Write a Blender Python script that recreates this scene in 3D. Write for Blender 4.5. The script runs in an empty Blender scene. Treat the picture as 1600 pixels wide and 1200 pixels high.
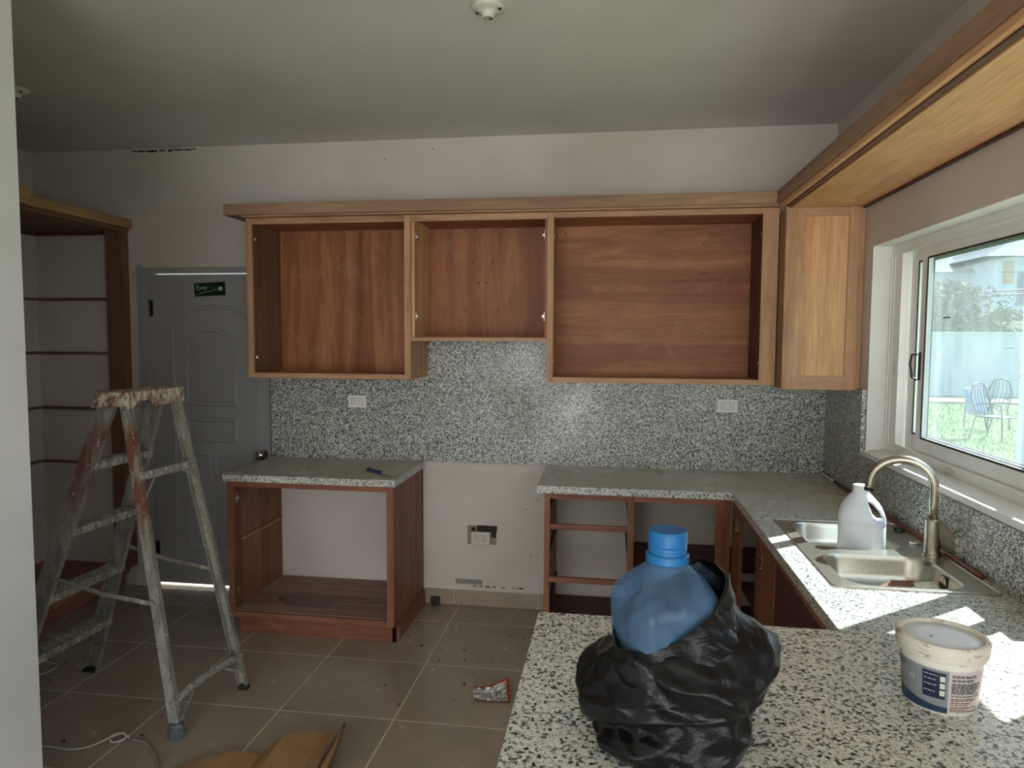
import bpy, bmesh, math, random
from mathutils import Vector, Matrix, noise
from mathutils.geometry import tessellate_polygon
random.seed(7)
SC = bpy.context.scene
COL = SC.collection
rad = math.radians

# ------------------------------------------------------------------ camera, sky, sun, exposure
def make_camera():
    f, yaw, pit, rol = 1086.4, rad(8.223), rad(3.847), rad(0.309)
    fw = Vector((-math.sin(yaw)*math.cos(pit), math.cos(yaw)*math.cos(pit), -math.sin(pit)))
    r = fw.cross(Vector((0, 0, 1))).normalized(); u = r.cross(fw)
    r2 = r*math.cos(rol) + u*math.sin(rol); u2 = -r*math.sin(rol) + u*math.cos(rol)
    cd = bpy.data.cameras.new('camera'); cd.sensor_width = 36; cd.lens = f/1600*36
    cd.clip_start = 0.05; cd.clip_end = 300
    c = bpy.data.objects.new('camera', cd); COL.objects.link(c)
    m = Matrix((r2, u2, -fw)).transposed().to_4x4(); m.translation = Vector((-1.213, -4.146, 1.665))
    c.matrix_world = m; SC.camera = c
make_camera()
vs = SC.view_settings
vs.view_transform = 'Standard'; vs.look = 'None'; vs.gamma = 1; vs.use_curve_mapping = False
vs.exposure = 0.2
SC.cycles.use_denoising = True
SC.cycles.max_bounces = 10; SC.cycles.diffuse_bounces = 6; SC.cycles.transparent_max_bounces = 16
SC.cycles.sample_clamp_indirect = 6.0

SUN_DIR = Vector((0.79*math.cos(rad(45)), 0.61*math.cos(rad(45)), math.sin(rad(45)))).normalized()
SKY = 2.3; SUN = 18.0; REAR = 78.0; SIDE = 20.0

def nt_new(m):
    m.use_nodes = True; nt = m.node_tree; nt.nodes.clear(); return nt
def N(nt, t, **k):
    n = nt.nodes.new(t)
    for a, v in k.items(): setattr(n, a, v)
    return n
def ramp(nt, src, stops, interp='LINEAR'):
    n = N(nt, 'ShaderNodeValToRGB'); n.color_ramp.interpolation = interp
    e = n.color_ramp.elements
    while len(e) < len(stops): e.new(0.5)
    for i, (p, c) in enumerate(stops):
        e[i].position = p; e[i].color = (*c, 1) if len(c) == 3 else c
    nt.links.new(src, n.inputs[0]); return n.outputs[0]
def mixc(nt, fac, a, b, mode='MIX'):
    n = N(nt, 'ShaderNodeMix', data_type='RGBA', blend_type=mode)
    for s, v in ((n.inputs[0], fac), (n.inputs[6], a), (n.inputs[7], b)):
        if hasattr(v, 'links'): nt.links.new(v, s)
        elif isinstance(v, (int, float)): s.default_value = v
        else: s.default_value = (*v, 1)
    return n.outputs[2]
def math_n(nt, op, a, b=0.0):
    n = N(nt, 'ShaderNodeMath', operation=op)
    for s, v in ((n.inputs[0], a), (n.inputs[1], b)):
        if hasattr(v, 'links'): nt.links.new(v, s)
        else: s.default_value = v
    return n.outputs[0]

w = bpy.data.worlds.new('sky'); SC.world = w; nt = nt_new(w)
tc = N(nt, 'ShaderNodeTexCoord'); sx = N(nt, 'ShaderNodeSeparateXYZ'); nt.links.new(tc.outputs['Generated'], sx.inputs[0])
grad = ramp(nt, sx.outputs[2], [(0.0, (.30, .50, .62)), (0.08, (.17, .42, .60)), (0.5, (.14, .34, .56))])
mp = N(nt, 'ShaderNodeMapping'); mp.inputs['Scale'].default_value = (1, 1, 3.0); nt.links.new(tc.outputs['Generated'], mp.inputs[0])
cn = N(nt, 'ShaderNodeTexNoise'); cn.inputs['Scale'].default_value = 3.2; cn.inputs['Detail'].default_value = 6; nt.links.new(mp.outputs[0], cn.inputs[0])
cl = ramp(nt, cn.outputs[0], [(0.46, (0, 0, 0)), (0.62, (1, 1, 1))])
skc = mixc(nt, cl, grad, (0.95, 0.96, 0.98))
bg = N(nt, 'ShaderNodeBackground'); bg.inputs[1].default_value = SKY; nt.links.new(skc, bg.inputs[0])
wo = N(nt, 'ShaderNodeOutputWorld'); nt.links.new(bg.outputs[0], wo.inputs[0])

def light(name, typ, loc, direction, energy, size=None, color=(1, 1, 1)):
    ld = bpy.data.lights.new(name, typ); ld.energy = energy; ld.color = color
    if typ == 'AREA': ld.shape = 'RECTANGLE'; ld.size, ld.size_y = size
    if typ == 'SUN': ld.angle = rad(0.6)
    o = bpy.data.objects.new(name, ld); COL.objects.link(o); o.location = loc
    o.rotation_euler = Vector(direction).to_track_quat('-Z', 'Y').to_euler()
    return o
light('sun', 'SUN', (6, 5, 8), -SUN_DIR, SUN, color=(1, .96, .9))
# added fill area lights for an assumed terrace opening behind and an unseen living-room window
light('rear_fill', 'AREA', (-1.5, -7.9, 1.3), (0, 1, 0.25), REAR, (2.8, 2.2), (1.0, .97, .93))
light('living_window_fill', 'AREA', (-0.03, -5.6, 1.55), (-1, 0, 0), SIDE, (1.8, 1.3), (.93, .97, 1.0))

# ------------------------------------------------------------------ materials
def principled(name, col=(.5, .5, .5), rough=.5, metal=0.0, spec=.5):
    m = bpy.data.materials.new(name); nt = nt_new(m)
    b = N(nt, 'ShaderNodeBsdfPrincipled'); o = N(nt, 'ShaderNodeOutputMaterial'); nt.links.new(b.outputs[0], o.inputs[0])
    b.inputs['Base Color'].default_value = (*col, 1); b.inputs['Roughness'].default_value = rough
    b.inputs['Metallic'].default_value = metal; b.inputs['Specular IOR Level'].default_value = spec
    m.diffuse_color = (*col, 1)
    return m, nt, b
def coords(nt, scale=(1, 1, 1), rnd=True):
    tc = N(nt, 'ShaderNodeTexCoord'); src = tc.outputs['Object']
    if rnd:
        oi = N(nt, 'ShaderNodeObjectInfo'); vm = N(nt, 'ShaderNodeVectorMath', operation='MULTIPLY_ADD')
        cx = N(nt, 'ShaderNodeCombineXYZ')
        for i in range(3): nt.links.new(oi.outputs['Random'], cx.inputs[i])
        nt.links.new(cx.outputs[0], vm.inputs[0]); vm.inputs[1].default_value = (7.3, 4.1, 9.7); nt.links.new(src, vm.inputs[2]); src = vm.outputs[0]
    mp = N(nt, 'ShaderNodeMapping'); mp.inputs['Scale'].default_value = scale; nt.links.new(src, mp.inputs[0])
    return mp.outputs[0]
def noise_n(nt, vec, scale, detail=4, rough=.5, dist=0):
    n = N(nt, 'ShaderNodeTexNoise'); n.inputs['Scale'].default_value = scale; n.inputs['Detail'].default_value = detail
    n.inputs['Roughness'].default_value = rough; n.inputs['Distortion'].default_value = dist
    nt.links.new(vec, n.inputs[0]); return n.outputs[0]
def bump(nt, b, h, strength=.2, dist=.002):
    n = N(nt, 'ShaderNodeBump'); n.inputs['Strength'].default_value = strength; n.inputs['Distance'].default_value = dist
    nt.links.new(h, n.inputs['Height']); nt.links.new(n.outputs[0], b.inputs['Normal'])
def srgb(r, g, b):
    f = lambda c: (c/255/12.92) if c <= 10 else ((c/255+.055)/1.055)**2.4
    return (f(r), f(g), f(b))
def plain(name, col, rough=.5, metal=0, var=.12, scale=20, spec=.5, bmp=0):
    m, nt, b = principled(name, col, rough, metal, spec)
    v = coords(nt, rnd=False); n = noise_n(nt, v, scale, 5)
    c = ramp(nt, n, [(0.3, tuple(x*(1-var) for x in col)), (0.7, tuple(min(1, x*(1+var)) for x in col))])
    nt.links.new(c, b.inputs['Base Color'])
    if bmp: bump(nt, b, n, bmp)
    return m
_w = {}
def wood(kind, axis='z'):
    k = (kind, axis)
    if k in _w: return _w[k]
    base = {'raw': (srgb(172, 130, 98), srgb(208, 166, 130), .55), 'raw_grey': (srgb(142, 110, 86), srgb(178, 144, 116), .6),
            'ply': (srgb(140, 84, 54), srgb(184, 124, 86), .5), 'veneer': (srgb(206, 154, 108), srgb(228, 182, 138), .5),
            'stain': (srgb(116, 72, 54), srgb(158, 106, 82), .5), 'dark': (srgb(84, 52, 40), srgb(112, 74, 58), .55),
            'dusty': (srgb(138, 106, 94), srgb(178, 150, 140), .7), 'honey': (srgb(150, 116, 74), srgb(190, 156, 108), .55),
            'pantry': (srgb(112, 82, 62), srgb(142, 110, 86), .6)}[kind]
    m, nt, b = principled('wood_%s_%s' % (kind, axis), base[1], base[2], 0, .3)
    sc = {'x': (.45, 7, 7), 'y': (7, .45, 7), 'z': (7, 7, .45)}[axis]
    v = coords(nt, sc)
    n1 = noise_n(nt, v, 1.3, 5, .55, .8)
    rings = math_n(nt, 'SINE', math_n(nt, 'MULTIPLY', n1, 55.0))
    rr = ramp(nt, rings, [(0.0, (.82, .82, .82)), (0.5, (1, 1, 1))])
    n2 = noise_n(nt, v, 14, 4, .6)
    c = ramp(nt, n1, [(0.32, base[0]), (0.68, base[1])])
    c = mixc(nt, .22 if kind == 'veneer' else .5, c, rr, 'MULTIPLY')
    c = mixc(nt, 1.0, c, ramp(nt, n2, [(0.35, (.84, .82, .8)), (0.6, (1.03, 1.02, 1.0))]), 'MULTIPLY')
    v3 = coords(nt, (1, 1, 1)); n3 = noise_n(nt, v3, 3.0, 3, .5)
    c = mixc(nt, .5, c, ramp(nt, n3, [(0.35, (.80, .76, .74)), (0.65, (1.08, 1.06, 1.03))]), 'MULTIPLY')
    if kind in ('dusty', 'stain', 'ply'):
        n4 = noise_n(nt, v3, 6.0, 6, .7, 1.0)
        f = ramp(nt, n4, [(0.55, (0, 0, 0)), (0.75, (.35, .35, .35) if kind == 'dusty' else (.16, .16, .16))])
        c = mixc(nt, f, c, srgb(190, 172, 162))
    nt.links.new(c, b.inputs['Base Color']); bump(nt, b, n2, .15, .001)
    _w[k] = m; return m
def granite(name='granite', dust=0.0, dark=1.0):
    m, nt, b = principled(name, (.6, .6, .58), .16, 0, .5)
    v = coords(nt, rnd=False)
    nz = N(nt, 'ShaderNodeTexNoise'); nz.inputs['Scale'].default_value = 110; nt.links.new(v, nz.inputs[0])
    vm = N(nt, 'ShaderNodeVectorMath', operation='MULTIPLY_ADD'); nt.links.new(nz.outputs[1], vm.inputs[0]); vm.inputs[1].default_value = (.010, .010, .010); nt.links.new(v, vm.inputs[2])
    vo = N(nt, 'ShaderNodeTexVoronoi'); vo.inputs['Scale'].default_value = 205; nt.links.new(vm.outputs[0], vo.inputs[0])
    sp = N(nt, 'ShaderNodeSeparateColor'); nt.links.new(vo.outputs['Color'], sp.inputs[0])
    c = ramp(nt, sp.outputs[0], [(0.0, srgb(38, 42, 44)), (0.085*dark, srgb(92, 100, 102)), (0.18*dark, srgb(160, 165, 160)), (0.30*dark, srgb(216, 216, 208)), (0.75, srgb(232, 231, 225))], 'CONSTANT')
    v2 = N(nt, 'ShaderNodeTexVoronoi'); v2.inputs['Scale'].default_value = 420; nt.links.new(v, v2.inputs[0])
    sp2 = N(nt, 'ShaderNodeSeparateColor'); nt.links.new(v2.outputs['Color'], sp2.inputs[0])
    f2 = ramp(nt, sp2.outputs[1], [(0.0, (.7, .7, .7)), (0.1, (0, 0, 0))], 'CONSTANT')
    c = mixc(nt, f2, c, srgb(70, 76, 78))
    n3 = noise_n(nt, v, 2.5, 4)
    c = mixc(nt, 1.0, c, ramp(nt, n3, [(0.3, (.86, .84, .79)), (0.65, (1, 1, 1))]), 'MULTIPLY')
    if dust:
        geo = N(nt, 'ShaderNodeNewGeometry'); sz = N(nt, 'ShaderNodeSeparateXYZ'); nt.links.new(geo.outputs['Normal'], sz.inputs[0])
        sp_ = N(nt, 'ShaderNodeSeparateXYZ'); nt.links.new(v, sp_.inputs[0])
        near = ramp(nt, math_n(nt, 'MULTIPLY', sp_.outputs[1], -.5), [(0.28, (1, 1, 1)), (0.62, (.0, .0, .0))])
        nd = noise_n(nt, v, 5, 6, .6)
        f = math_n(nt, 'MULTIPLY', math_n(nt, 'MULTIPLY', math_n(nt, 'GREATER_THAN', sz.outputs[2], .9), dust), math_n(nt, 'MULTIPLY', near, ramp(nt, nd, [(0.3, (.6, .6, .6)), (0.7, (1, 1, 1))])))
        c = mixc(nt, f, c, srgb(184, 168, 140))
    nt.links.new(c, b.inputs['Base Color'])
    nt.links.new(ramp(nt, n3, [(0.3, (.45, .45, .45)), (0.7, (.16, .16, .16))]), b.inputs['Roughness'])
    return m
def plaster(name, c1, c2, patch=True):
    m, nt, b = principled(name, c1, .7, 0, .3)
    v = coords(nt, rnd=False); n = noise_n(nt, v, .9, 5, .55, .3)
    c = ramp(nt, n, [(0.35, c2), (0.62, c1)])
    n2 = noise_n(nt, v, 45, 3, .6)
    sc = noise_n(nt, v, 9, 8, .75)
    if patch:
        c = mixc(nt, ramp(nt, sc, [(0.70, (0, 0, 0)), (0.76, (.4, .4, .4))]), c, srgb(110, 100, 92))
    nt.links.new(c, b.inputs['Base Color']); bump(nt, b, n2, .12, .002)
    return m
def thin_glass(name, tint=(1, 1, 1), haze=.1, dirt=None, gloss=.08):
    m = bpy.data.materials.new(name); nt = nt_new(m)
    o = N(nt, 'ShaderNodeOutputMaterial'); t = N(nt, 'ShaderNodeBsdfTransparent'); t.inputs[0].default_value = (*tint, 1)
    g = N(nt, 'ShaderNodeBsdfGlossy'); g.inputs['Roughness'].default_value = .03
    fr = N(nt, 'ShaderNodeLayerWeight'); fr.inputs[0].default_value = .5
    mx = N(nt, 'ShaderNodeMixShader'); nt.links.new(math_n(nt, 'MULTIPLY', math_n(nt, 'POWER', fr.outputs['Facing'], 4.0), gloss*4), mx.inputs[0])
    nt.links.new(t.outputs[0], mx.inputs[1]); nt.links.new(g.outputs[0], mx.inputs[2])
    d = N(nt, 'ShaderNodeBsdfTranslucent'); d.inputs[0].default_value = (*(dirt or (.85, .88, .9)), 1)
    d2 = N(nt, 'ShaderNodeBsdfDiffuse'); d2.inputs[0].default_value = (*(dirt or (.85, .88, .9)), 1)
    ad = N(nt, 'ShaderNodeMixShader'); ad.inputs[0].default_value = .4; nt.links.new(d.outputs[0], ad.inputs[1]); nt.links.new(d2.outputs[0], ad.inputs[2])
    v = coords(nt, (1, 1, .35), rnd=False); n = noise_n(nt, v, 7, 7, .7, 1.5)
    f = ramp(nt, n, [(0.3, (haze*.5,)*3), (0.72, (min(1, haze*1.6),)*3)])
    m2 = N(nt, 'ShaderNodeMixShader'); nt.links.new(f, m2.inputs[0]); nt.links.new(mx.outputs[0], m2.inputs[1]); nt.links.new(ad.outputs[0], m2.inputs[2])
    nt.links.new(m2.outputs[0], o.inputs[0]); m.diffuse_color = (*tint, .5)
    return m
def ladder_metal(red_from, red_amt, name, splat=.62):
    m, nt, b = principled(name, srgb(120, 122, 112), .5, .3, .4)
    v = coords(nt, rnd=False); sv = coords(nt, (1, 1, .25), rnd=False)
    n = noise_n(nt, sv, 30, 6, .65); c = ramp(nt, n, [(0.3, srgb(116, 114, 104)), (0.7, srgb(178, 175, 164))])
    sx = N(nt, 'ShaderNodeSeparateXYZ'); nt.links.new(N(nt, 'ShaderNodeTexCoord').outputs['Object'], sx.inputs[0])
    if red_amt:
        hb = ramp(nt, math_n(nt, 'MULTIPLY', sx.outputs[2], .7), [(red_from*.7-.12, (0, 0, 0)), (red_from*.7+.06, (1, 1, 1)), (.875, (1, 1, 1)), (.93, (0, 0, 0))])
        nn = noise_n(nt, sv, 16, 5, .6)
        f = math_n(nt, 'MULTIPLY', hb, ramp(nt, nn, [(0.40, (0, 0, 0)), (0.52, (1, 1, 1))]))
        c = mixc(nt, math_n(nt, 'MULTIPLY', f, red_amt), c, srgb(124, 66, 50))
    sp = noise_n(nt, v, 48, 5, .6); f2 = ramp(nt, sp, [(splat, (0, 0, 0)), (splat+.05, (1, 1, 1))])
    c = mixc(nt, f2, c, srgb(205, 200, 184))
    sp3 = noise_n(nt, v, 38, 4, .6, 1); c = mixc(nt, ramp(nt, sp3, [(0.64, (0, 0, 0)), (0.68, (.8, .8, .8))]), c, srgb(60, 56, 48))
    nt.links.new(c, b.inputs['Base Color']); bump(nt, b, sp, .3, .002)
    return m
def tile_mat():
    m, nt, b = principled('porcelain_tile', srgb(140, 122, 108), .18, 0, .5)
    v = coords(nt, rnd=False); n = noise_n(nt, v, 3, 5, .6)
    v2 = coords(nt, rnd=True); n2 = noise_n(nt, v2, 1.2, 2)
    c = ramp(nt, n, [(0.3, srgb(148, 135, 120)), (0.7, srgb(168, 154, 138))])
    c = mixc(nt, 1.0, c, ramp(nt, n2, [(0.3, (.93, .93, .93)), (0.7, (1.04, 1.03, 1.02))]), 'MULTIPLY')
    du = noise_n(nt, v, 20, 6, .7); c = mixc(nt, ramp(nt, du, [(0.6, (0, 0, 0)), (0.8, (.3, .3, .3))]), c, srgb(180, 170, 158))
    nt.links.new(c, b.inputs['Base Color'])
    nt.links.new(ramp(nt, n, [(0.3, (.16,)*3), (0.7, (.30,)*3)]), b.inputs['Roughness'])
    return m
M = {}
M['wall'] = plaster('wall_paint', srgb(214, 206, 198), srgb(198, 188, 178))
M['wall_b'] = plaster('reveal_paint', srgb(232, 230, 226), srgb(218, 216, 210))
M['ceil'] = plaster('ceiling_paint', srgb(222, 220, 216), srgb(208, 204, 198), False)
M['granite'] = granite(); M['granite_dusty'] = granite('granite_dusty', .78); M['granite_wall'] = granite('granite_wall', 0, 2.1); M['tile'] = tile_mat()
M['grout'] = plain('grout', srgb(226, 214, 196), .8)
M['alu'] = plain('white_aluminium', srgb(236, 236, 232), .35, .0, .05, 8)
M['rubber'] = plain('black_rubber', (.012, .012, .012), .6)
M['door'] = plain('door_paint', srgb(160, 158, 158), .38, 0, .03, 3)
M['chrome'] = plain('chrome', (.75, .74, .72), .12, 1, .05)
M['steel'] = plain('brushed_steel', srgb(200, 196, 186), .3, 1, .06, 60)
M['nickel'] = plain('brushed_nickel', srgb(190, 182, 168), .27, 1, .05, 40)
M['white_plastic'] = plain('white_plastic', srgb(232, 230, 224), .35, 0, .03)
M['cream_plastic'] = plain('cream_plastic', srgb(212, 204, 190), .4, 0, .03)
M['black'] = plain('black_plastic', (.012, .012, .013), .4)
M['dark_slot'] = plain('dark_slot', (.01, .01, .01), .8)
M['copper'] = plain('brown_tube', srgb(118, 70, 54), .45, .2, .25, 30)
M['pvc'] = plain('white_pvc', srgb(210, 204, 190), .5)
M['porcelain'] = plain('porcelain', srgb(208, 208, 194), .3, 0, .05)
M['card'] = plain('cardboard', srgb(150, 114, 76), .8, 0, .15, 12)
M['card_dark'] = plain('cardboard_edge', srgb(96, 64, 44), .9, 0, .3, 40)
M['crack'] = plain('crack_dark', srgb(60, 52, 44), .9)  # plain dark brown for cracks, holes and thin joints
M['tape'] = plain('grey_tape', srgb(88, 92, 96), .5, 0, .3, 50)
M['slide'] = plain('drawer_slide', srgb(40, 38, 36), .4, .6)
M['debris'] = plain('debris', srgb(62, 46, 36), .9, 0, .4, 90)
M['blue_handle'] = plain('blue_handle', srgb(38, 48, 110), .4)
M['blue_cap'] = plain('blue_cap', srgb(18, 98, 156), .4, 0, .06)
M['cable'] = plain('white_cable', srgb(196, 190, 178), .5)
M['cable_grey'] = plain('grey_cable', srgb(128, 122, 112), .5)
M['cement'] = plain('cement', srgb(138, 136, 126), .9, 0, .15, 60)
M['hole'] = plain('rough_hole', srgb(52, 46, 36), .95, 0, .5, 60)

# ------------------------------------------------------------------ mesh helpers
class MB:
    def __init__(s): s.v = []; s.f = []; s.mi = []
    def add(s, vs, fs, mi=0):
        k = len(s.v); s.v += [tuple(v) for v in vs]; s.f += [tuple(i+k for i in f) for f in fs]; s.mi += [mi]*len(fs); return s
    def box(s, a, b, mi=0):
        x0, x1 = sorted((a[0], b[0])); y0, y1 = sorted((a[1], b[1])); z0, z1 = sorted((a[2], b[2]))
        return s.add([(x0,y0,z0),(x1,y0,z0),(x1,y1,z0),(x0,y1,z0),(x0,y0,z1),(x1,y0,z1),(x1,y1,z1),(x0,y1,z1)],
            [(0,3,2,1),(4,5,6,7),(0,1,5,4),(1,2,6,5),(2,3,7,6),(3,0,4,7)], mi)
    def beam(s, p0, p1, side, w, t, mi=0):       # oriented bar: w along side, t across
        p0, p1 = Vector(p0), Vector(p1); d = (p1-p0).normalized(); sd = Vector(side); sd = (sd - d*sd.dot(d)).normalized(); n = d.cross(sd)
        vs = [p + sd*a*w/2 + n*b*t/2 for p in (p0, p1) for a, b in ((-1,-1),(1,-1),(1,1),(-1,1))]
        return s.add(vs, [(0,3,2,1),(4,5,6,7),(0,1,5,4),(1,2,6,5),(2,3,7,6),(3,0,4,7)], mi)
    def tube(s, pts, r, n=10, mi=0, cap=True):
        pts = [Vector(p) for p in pts]; rs = r if isinstance(r, (list, tuple)) else [r]*len(pts)
        k = len(s.v); up = None; vs = []
        for i, p in enumerate(pts):
            d = (pts[min(i+1, len(pts)-1)] - pts[max(i-1, 0)]).normalized()
            if up is None: up = Vector((0, 0, 1)) if abs(d.z) < .9 else Vector((1, 0, 0))
            up = (up - d*up.dot(d)).normalized(); q = d.cross(up)
            vs += [p + (up*math.cos(a) + q*math.sin(a))*rs[i] for a in (2*math.pi*j/n for j in range(n))]
        fs = [(i*n+j, i*n+(j+1) % n, (i+1)*n+(j+1) % n, (i+1)*n+j) for i in range(len(pts)-1) for j in range(n)]
        if cap: fs += [tuple(range(n))[::-1], tuple((len(pts)-1)*n+j for j in range(n))]
        return s.add(vs, fs, mi)
    def lathe(s, c, prof, n=32, mi=0, axis='z', ang=None):
        vs = []; c = Vector(c)
        for r, h in prof:
            for j in range(n):
                a = 2*math.pi*j/n; x, y = r*math.cos(a), r*math.sin(a)
                vs.append(c + (Vector((x, y, h)) if axis == 'z' else Vector((x, h, y)) if axis == 'y' else Vector((h, x, y))))
        fs = [(i*n+j, i*n+(j+1) % n, (i+1)*n+(j+1) % n, (i+1)*n+j) for i in range(len(prof)-1) for j in range(n)]
        fs += [tuple(range(n))[::-1], tuple((len(prof)-1)*n+j for j in range(n))]
        return s.add(vs, fs, mi)
    def slab(s, outer, holes, z0, z1, mi=0):      # flat slab with holes
        loops = [outer]+list(holes); flat = [p for l in loops for p in l]; n = len(flat)
        tris = tessellate_polygon([[Vector((x, y, 0)) for x, y in l] for l in loops])
        vs = [(x, y, z0) for x, y in flat]+[(x, y, z1) for x, y in flat]
        fs = [tuple(t) for t in tris]+[tuple(i+n for i in t) for t in tris]; k = 0
        for l in loops:
            m = len(l); fs += [(k+i, k+(i+1) % m, n+k+(i+1) % m, n+k+i) for i in range(m)]; k += m
        return s.add(vs, fs, mi)
    def prism(s, poly, axis, a, b, mi=0):         # polygon in the two other axes, extruded along axis
        def pt(u, v, w): return {'x': (w, u, v), 'y': (u, w, v), 'z': (u, v, w)}[axis]
        n = len(poly); vs = [pt(u, v, a) for u, v in poly]+[pt(u, v, b) for u, v in poly]
        return s.add(vs, [tuple(range(n)), tuple(range(2*n-1, n-1, -1))]+[(i, (i+1) % n, n+(i+1) % n, n+i) for i in range(n)], mi)
    def build(s, name, mat, parent=None, smooth=False, bevel=0, origin=None, kind=None, label=None, fix=True):
        me = bpy.data.meshes.new(name)
        if origin is None:
            if parent is not None: origin = parent['_o'] if '_o' in parent else (0, 0, 0)
            else:
                xs = [v[0] for v in s.v]; ys = [v[1] for v in s.v]; origin = ((min(xs)+max(xs))/2, (min(ys)+max(ys))/2, min(v[2] for v in s.v))
        og = Vector(origin)
        me.from_pydata([Vector(v)-og for v in s.v], [], s.f)
        mats = mat if isinstance(mat, (list, tuple)) else [mat]
        for m_ in mats: me.materials.append(m_)
        me.polygons.foreach_set('material_index', s.mi)
        if fix or bevel:
            bm = bmesh.new(); bm.from_mesh(me)
            if bevel: bmesh.ops.bevel(bm, geom=[e for e in bm.edges if len(e.link_faces) == 2 and e.calc_face_angle(0) > .6], offset=bevel, segments=2, affect='EDGES', profile=.6)
            bmesh.ops.recalc_face_normals(bm, faces=bm.faces); bm.to_mesh(me); bm.free()
        if smooth: me.shade_smooth()
        me.update()
        o = bpy.data.objects.new(name, me); COL.objects.link(o)
        if parent is not None: o.parent = parent
        else: o.location = og
        o['_o'] = tuple(og)
        if kind: o['kind'] = kind
        if label: o['label'] = label
        return o
def thing(name, label, cat, loc=(0, 0, 0), group=None):
    o = bpy.data.objects.new(name, None); COL.objects.link(o); o.location = loc; o['_o'] = tuple(loc)
    o.empty_display_size = .1
    return tag(o, label, cat, group)
def tag(o, label, cat, group=None):
    o['label'] = label; o['category'] = cat
    if group: o['group'] = group
    return o
def struct(o): o['kind'] = 'structure'; return o
def B(name, a, b, mat, parent=None, bevel=.0015, **k): return MB().box(a, b).build(name, mat, parent, bevel=bevel, **k)
def dup(src, parent=None, off=None):
    c = src.copy(); COL.objects.link(c)
    if parent is not None: c.parent = parent
    if off is not None: c.location = Vector(src.location)+Vector(off)
    for ch in list(src.children): dup(ch, c)
    return c
def rrect(x0, y0, x1, y1, r, n=6):
    pts = []
    for cx, cy, a0 in ((x1-r, y1-r, 0), (x0+r, y1-r, 90), (x0+r, y0+r, 180), (x1-r, y0+r, 270)):
        for i in range(n+1):
            a = rad(a0+90*i/n); pts.append((cx+r*math.cos(a), cy+r*math.sin(a)))
    return pts
def smooth_path(pts, k=8):
    pts = [Vector(p) for p in pts]; out = []
    for i in range(len(pts)-1):
        p0, p1, p2, p3 = pts[max(i-1, 0)], pts[i], pts[i+1], pts[min(i+2, len(pts)-1)]
        for j in range(k):
            t = j/k; out.append(.5*((2*p1)+(p2-p0)*t+(2*p0-5*p1+4*p2-p3)*t*t+(3*p1-p0-3*p2+p3)*t**3))
    return out+[pts[-1]]
def text_tris(txt, size):
    cu = bpy.data.curves.new('t', 'FONT'); cu.body = txt; cu.size = size; cu.extrude = 0
    o = bpy.data.objects.new('t', cu); COL.objects.link(o)
    me = o.to_mesh(); vs = [v.co.copy() for v in me.vertices]; fs = [tuple(p.vertices) for p in me.polygons]
    o.to_mesh_clear(); bpy.data.objects.remove(o); bpy.data.curves.remove(cu); return vs, fs

# ------------------------------------------------------------------ room shell
H = 2.852; WT = .2
XL, XR, YB, YE = -5.0, 0.0, 0.0, -8.0
W0, W1, WZ0, WZ1 = -2.55, -.61, 1.13, 2.105     # kitchen window opening (y range, z range)
DX0, DX1, DZ = -4.235, -3.357, 2.10             # door opening
b = MB()
b.box((XL-WT, 0, -.1), (DX0, WT, H)).box((DX1, 0, -.1), (XR+WT, WT, H)).box((DX0, 0, DZ), (DX1, WT, H)).box((DX0, 0, -.1), (DX1, WT, -.012))
wb = struct(b.build('wall_back', M['wall'], origin=(0, 0, 0), fix=False))
b = MB()
LW0, LW1, LZ0, LZ1 = -6.6, -4.6, .9, 2.2
b.box((0, W1, -.1), (WT, 0, H)).box((0, W0, -.1), (WT, W1, WZ0-.012)).box((0, W0, WZ1), (WT, W1, H)).box((0, LW1, -.1), (WT, W0, H))
b.box((0, LW0, -.1), (WT, LW1, LZ0)).box((0, LW0, LZ1), (WT, LW1, H)).box((0, YE, -.1), (WT, LW0, H))
wr = struct(b.build('wall_right', M['wall'], origin=(0, 0, 0), fix=False))
wl = struct(MB().box((XL-WT, -2.4, -.1), (XL, 0, H)).build('wall_left', M['wall'], origin=(0, 0, 0)))
wf = struct(MB().box((XL-WT, YE, -.1), (-3.04, -2.2, H)).build('wall_front', plaster('wall_front_paint', srgb(222, 222, 220), srgb(206, 206, 204)), origin=(0, 0, 0)))
b = MB(); b.box((-3.04, YE-WT, -.1), (-2.9, YE, H)).box((-.1, YE-WT, -.1), (WT, YE, H)).box((-2.9, YE-WT, 2.4), (-.1, YE, H))
wt = struct(b.build('wall_terrace', M['wall'], origin=(0, 0, 0), fix=False))
ce = struct(MB().box((XL-WT, YE-WT, H), (XR+WT, WT, H+.15)).build('ceiling', M['ceil'], origin=(0, 0, 0)))
fl = struct(MB().box((XL-WT, YE-WT, -.1), (XR+WT, WT, -.0012)).build('floor', M['grout'], origin=(0, 0, 0)))
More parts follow.
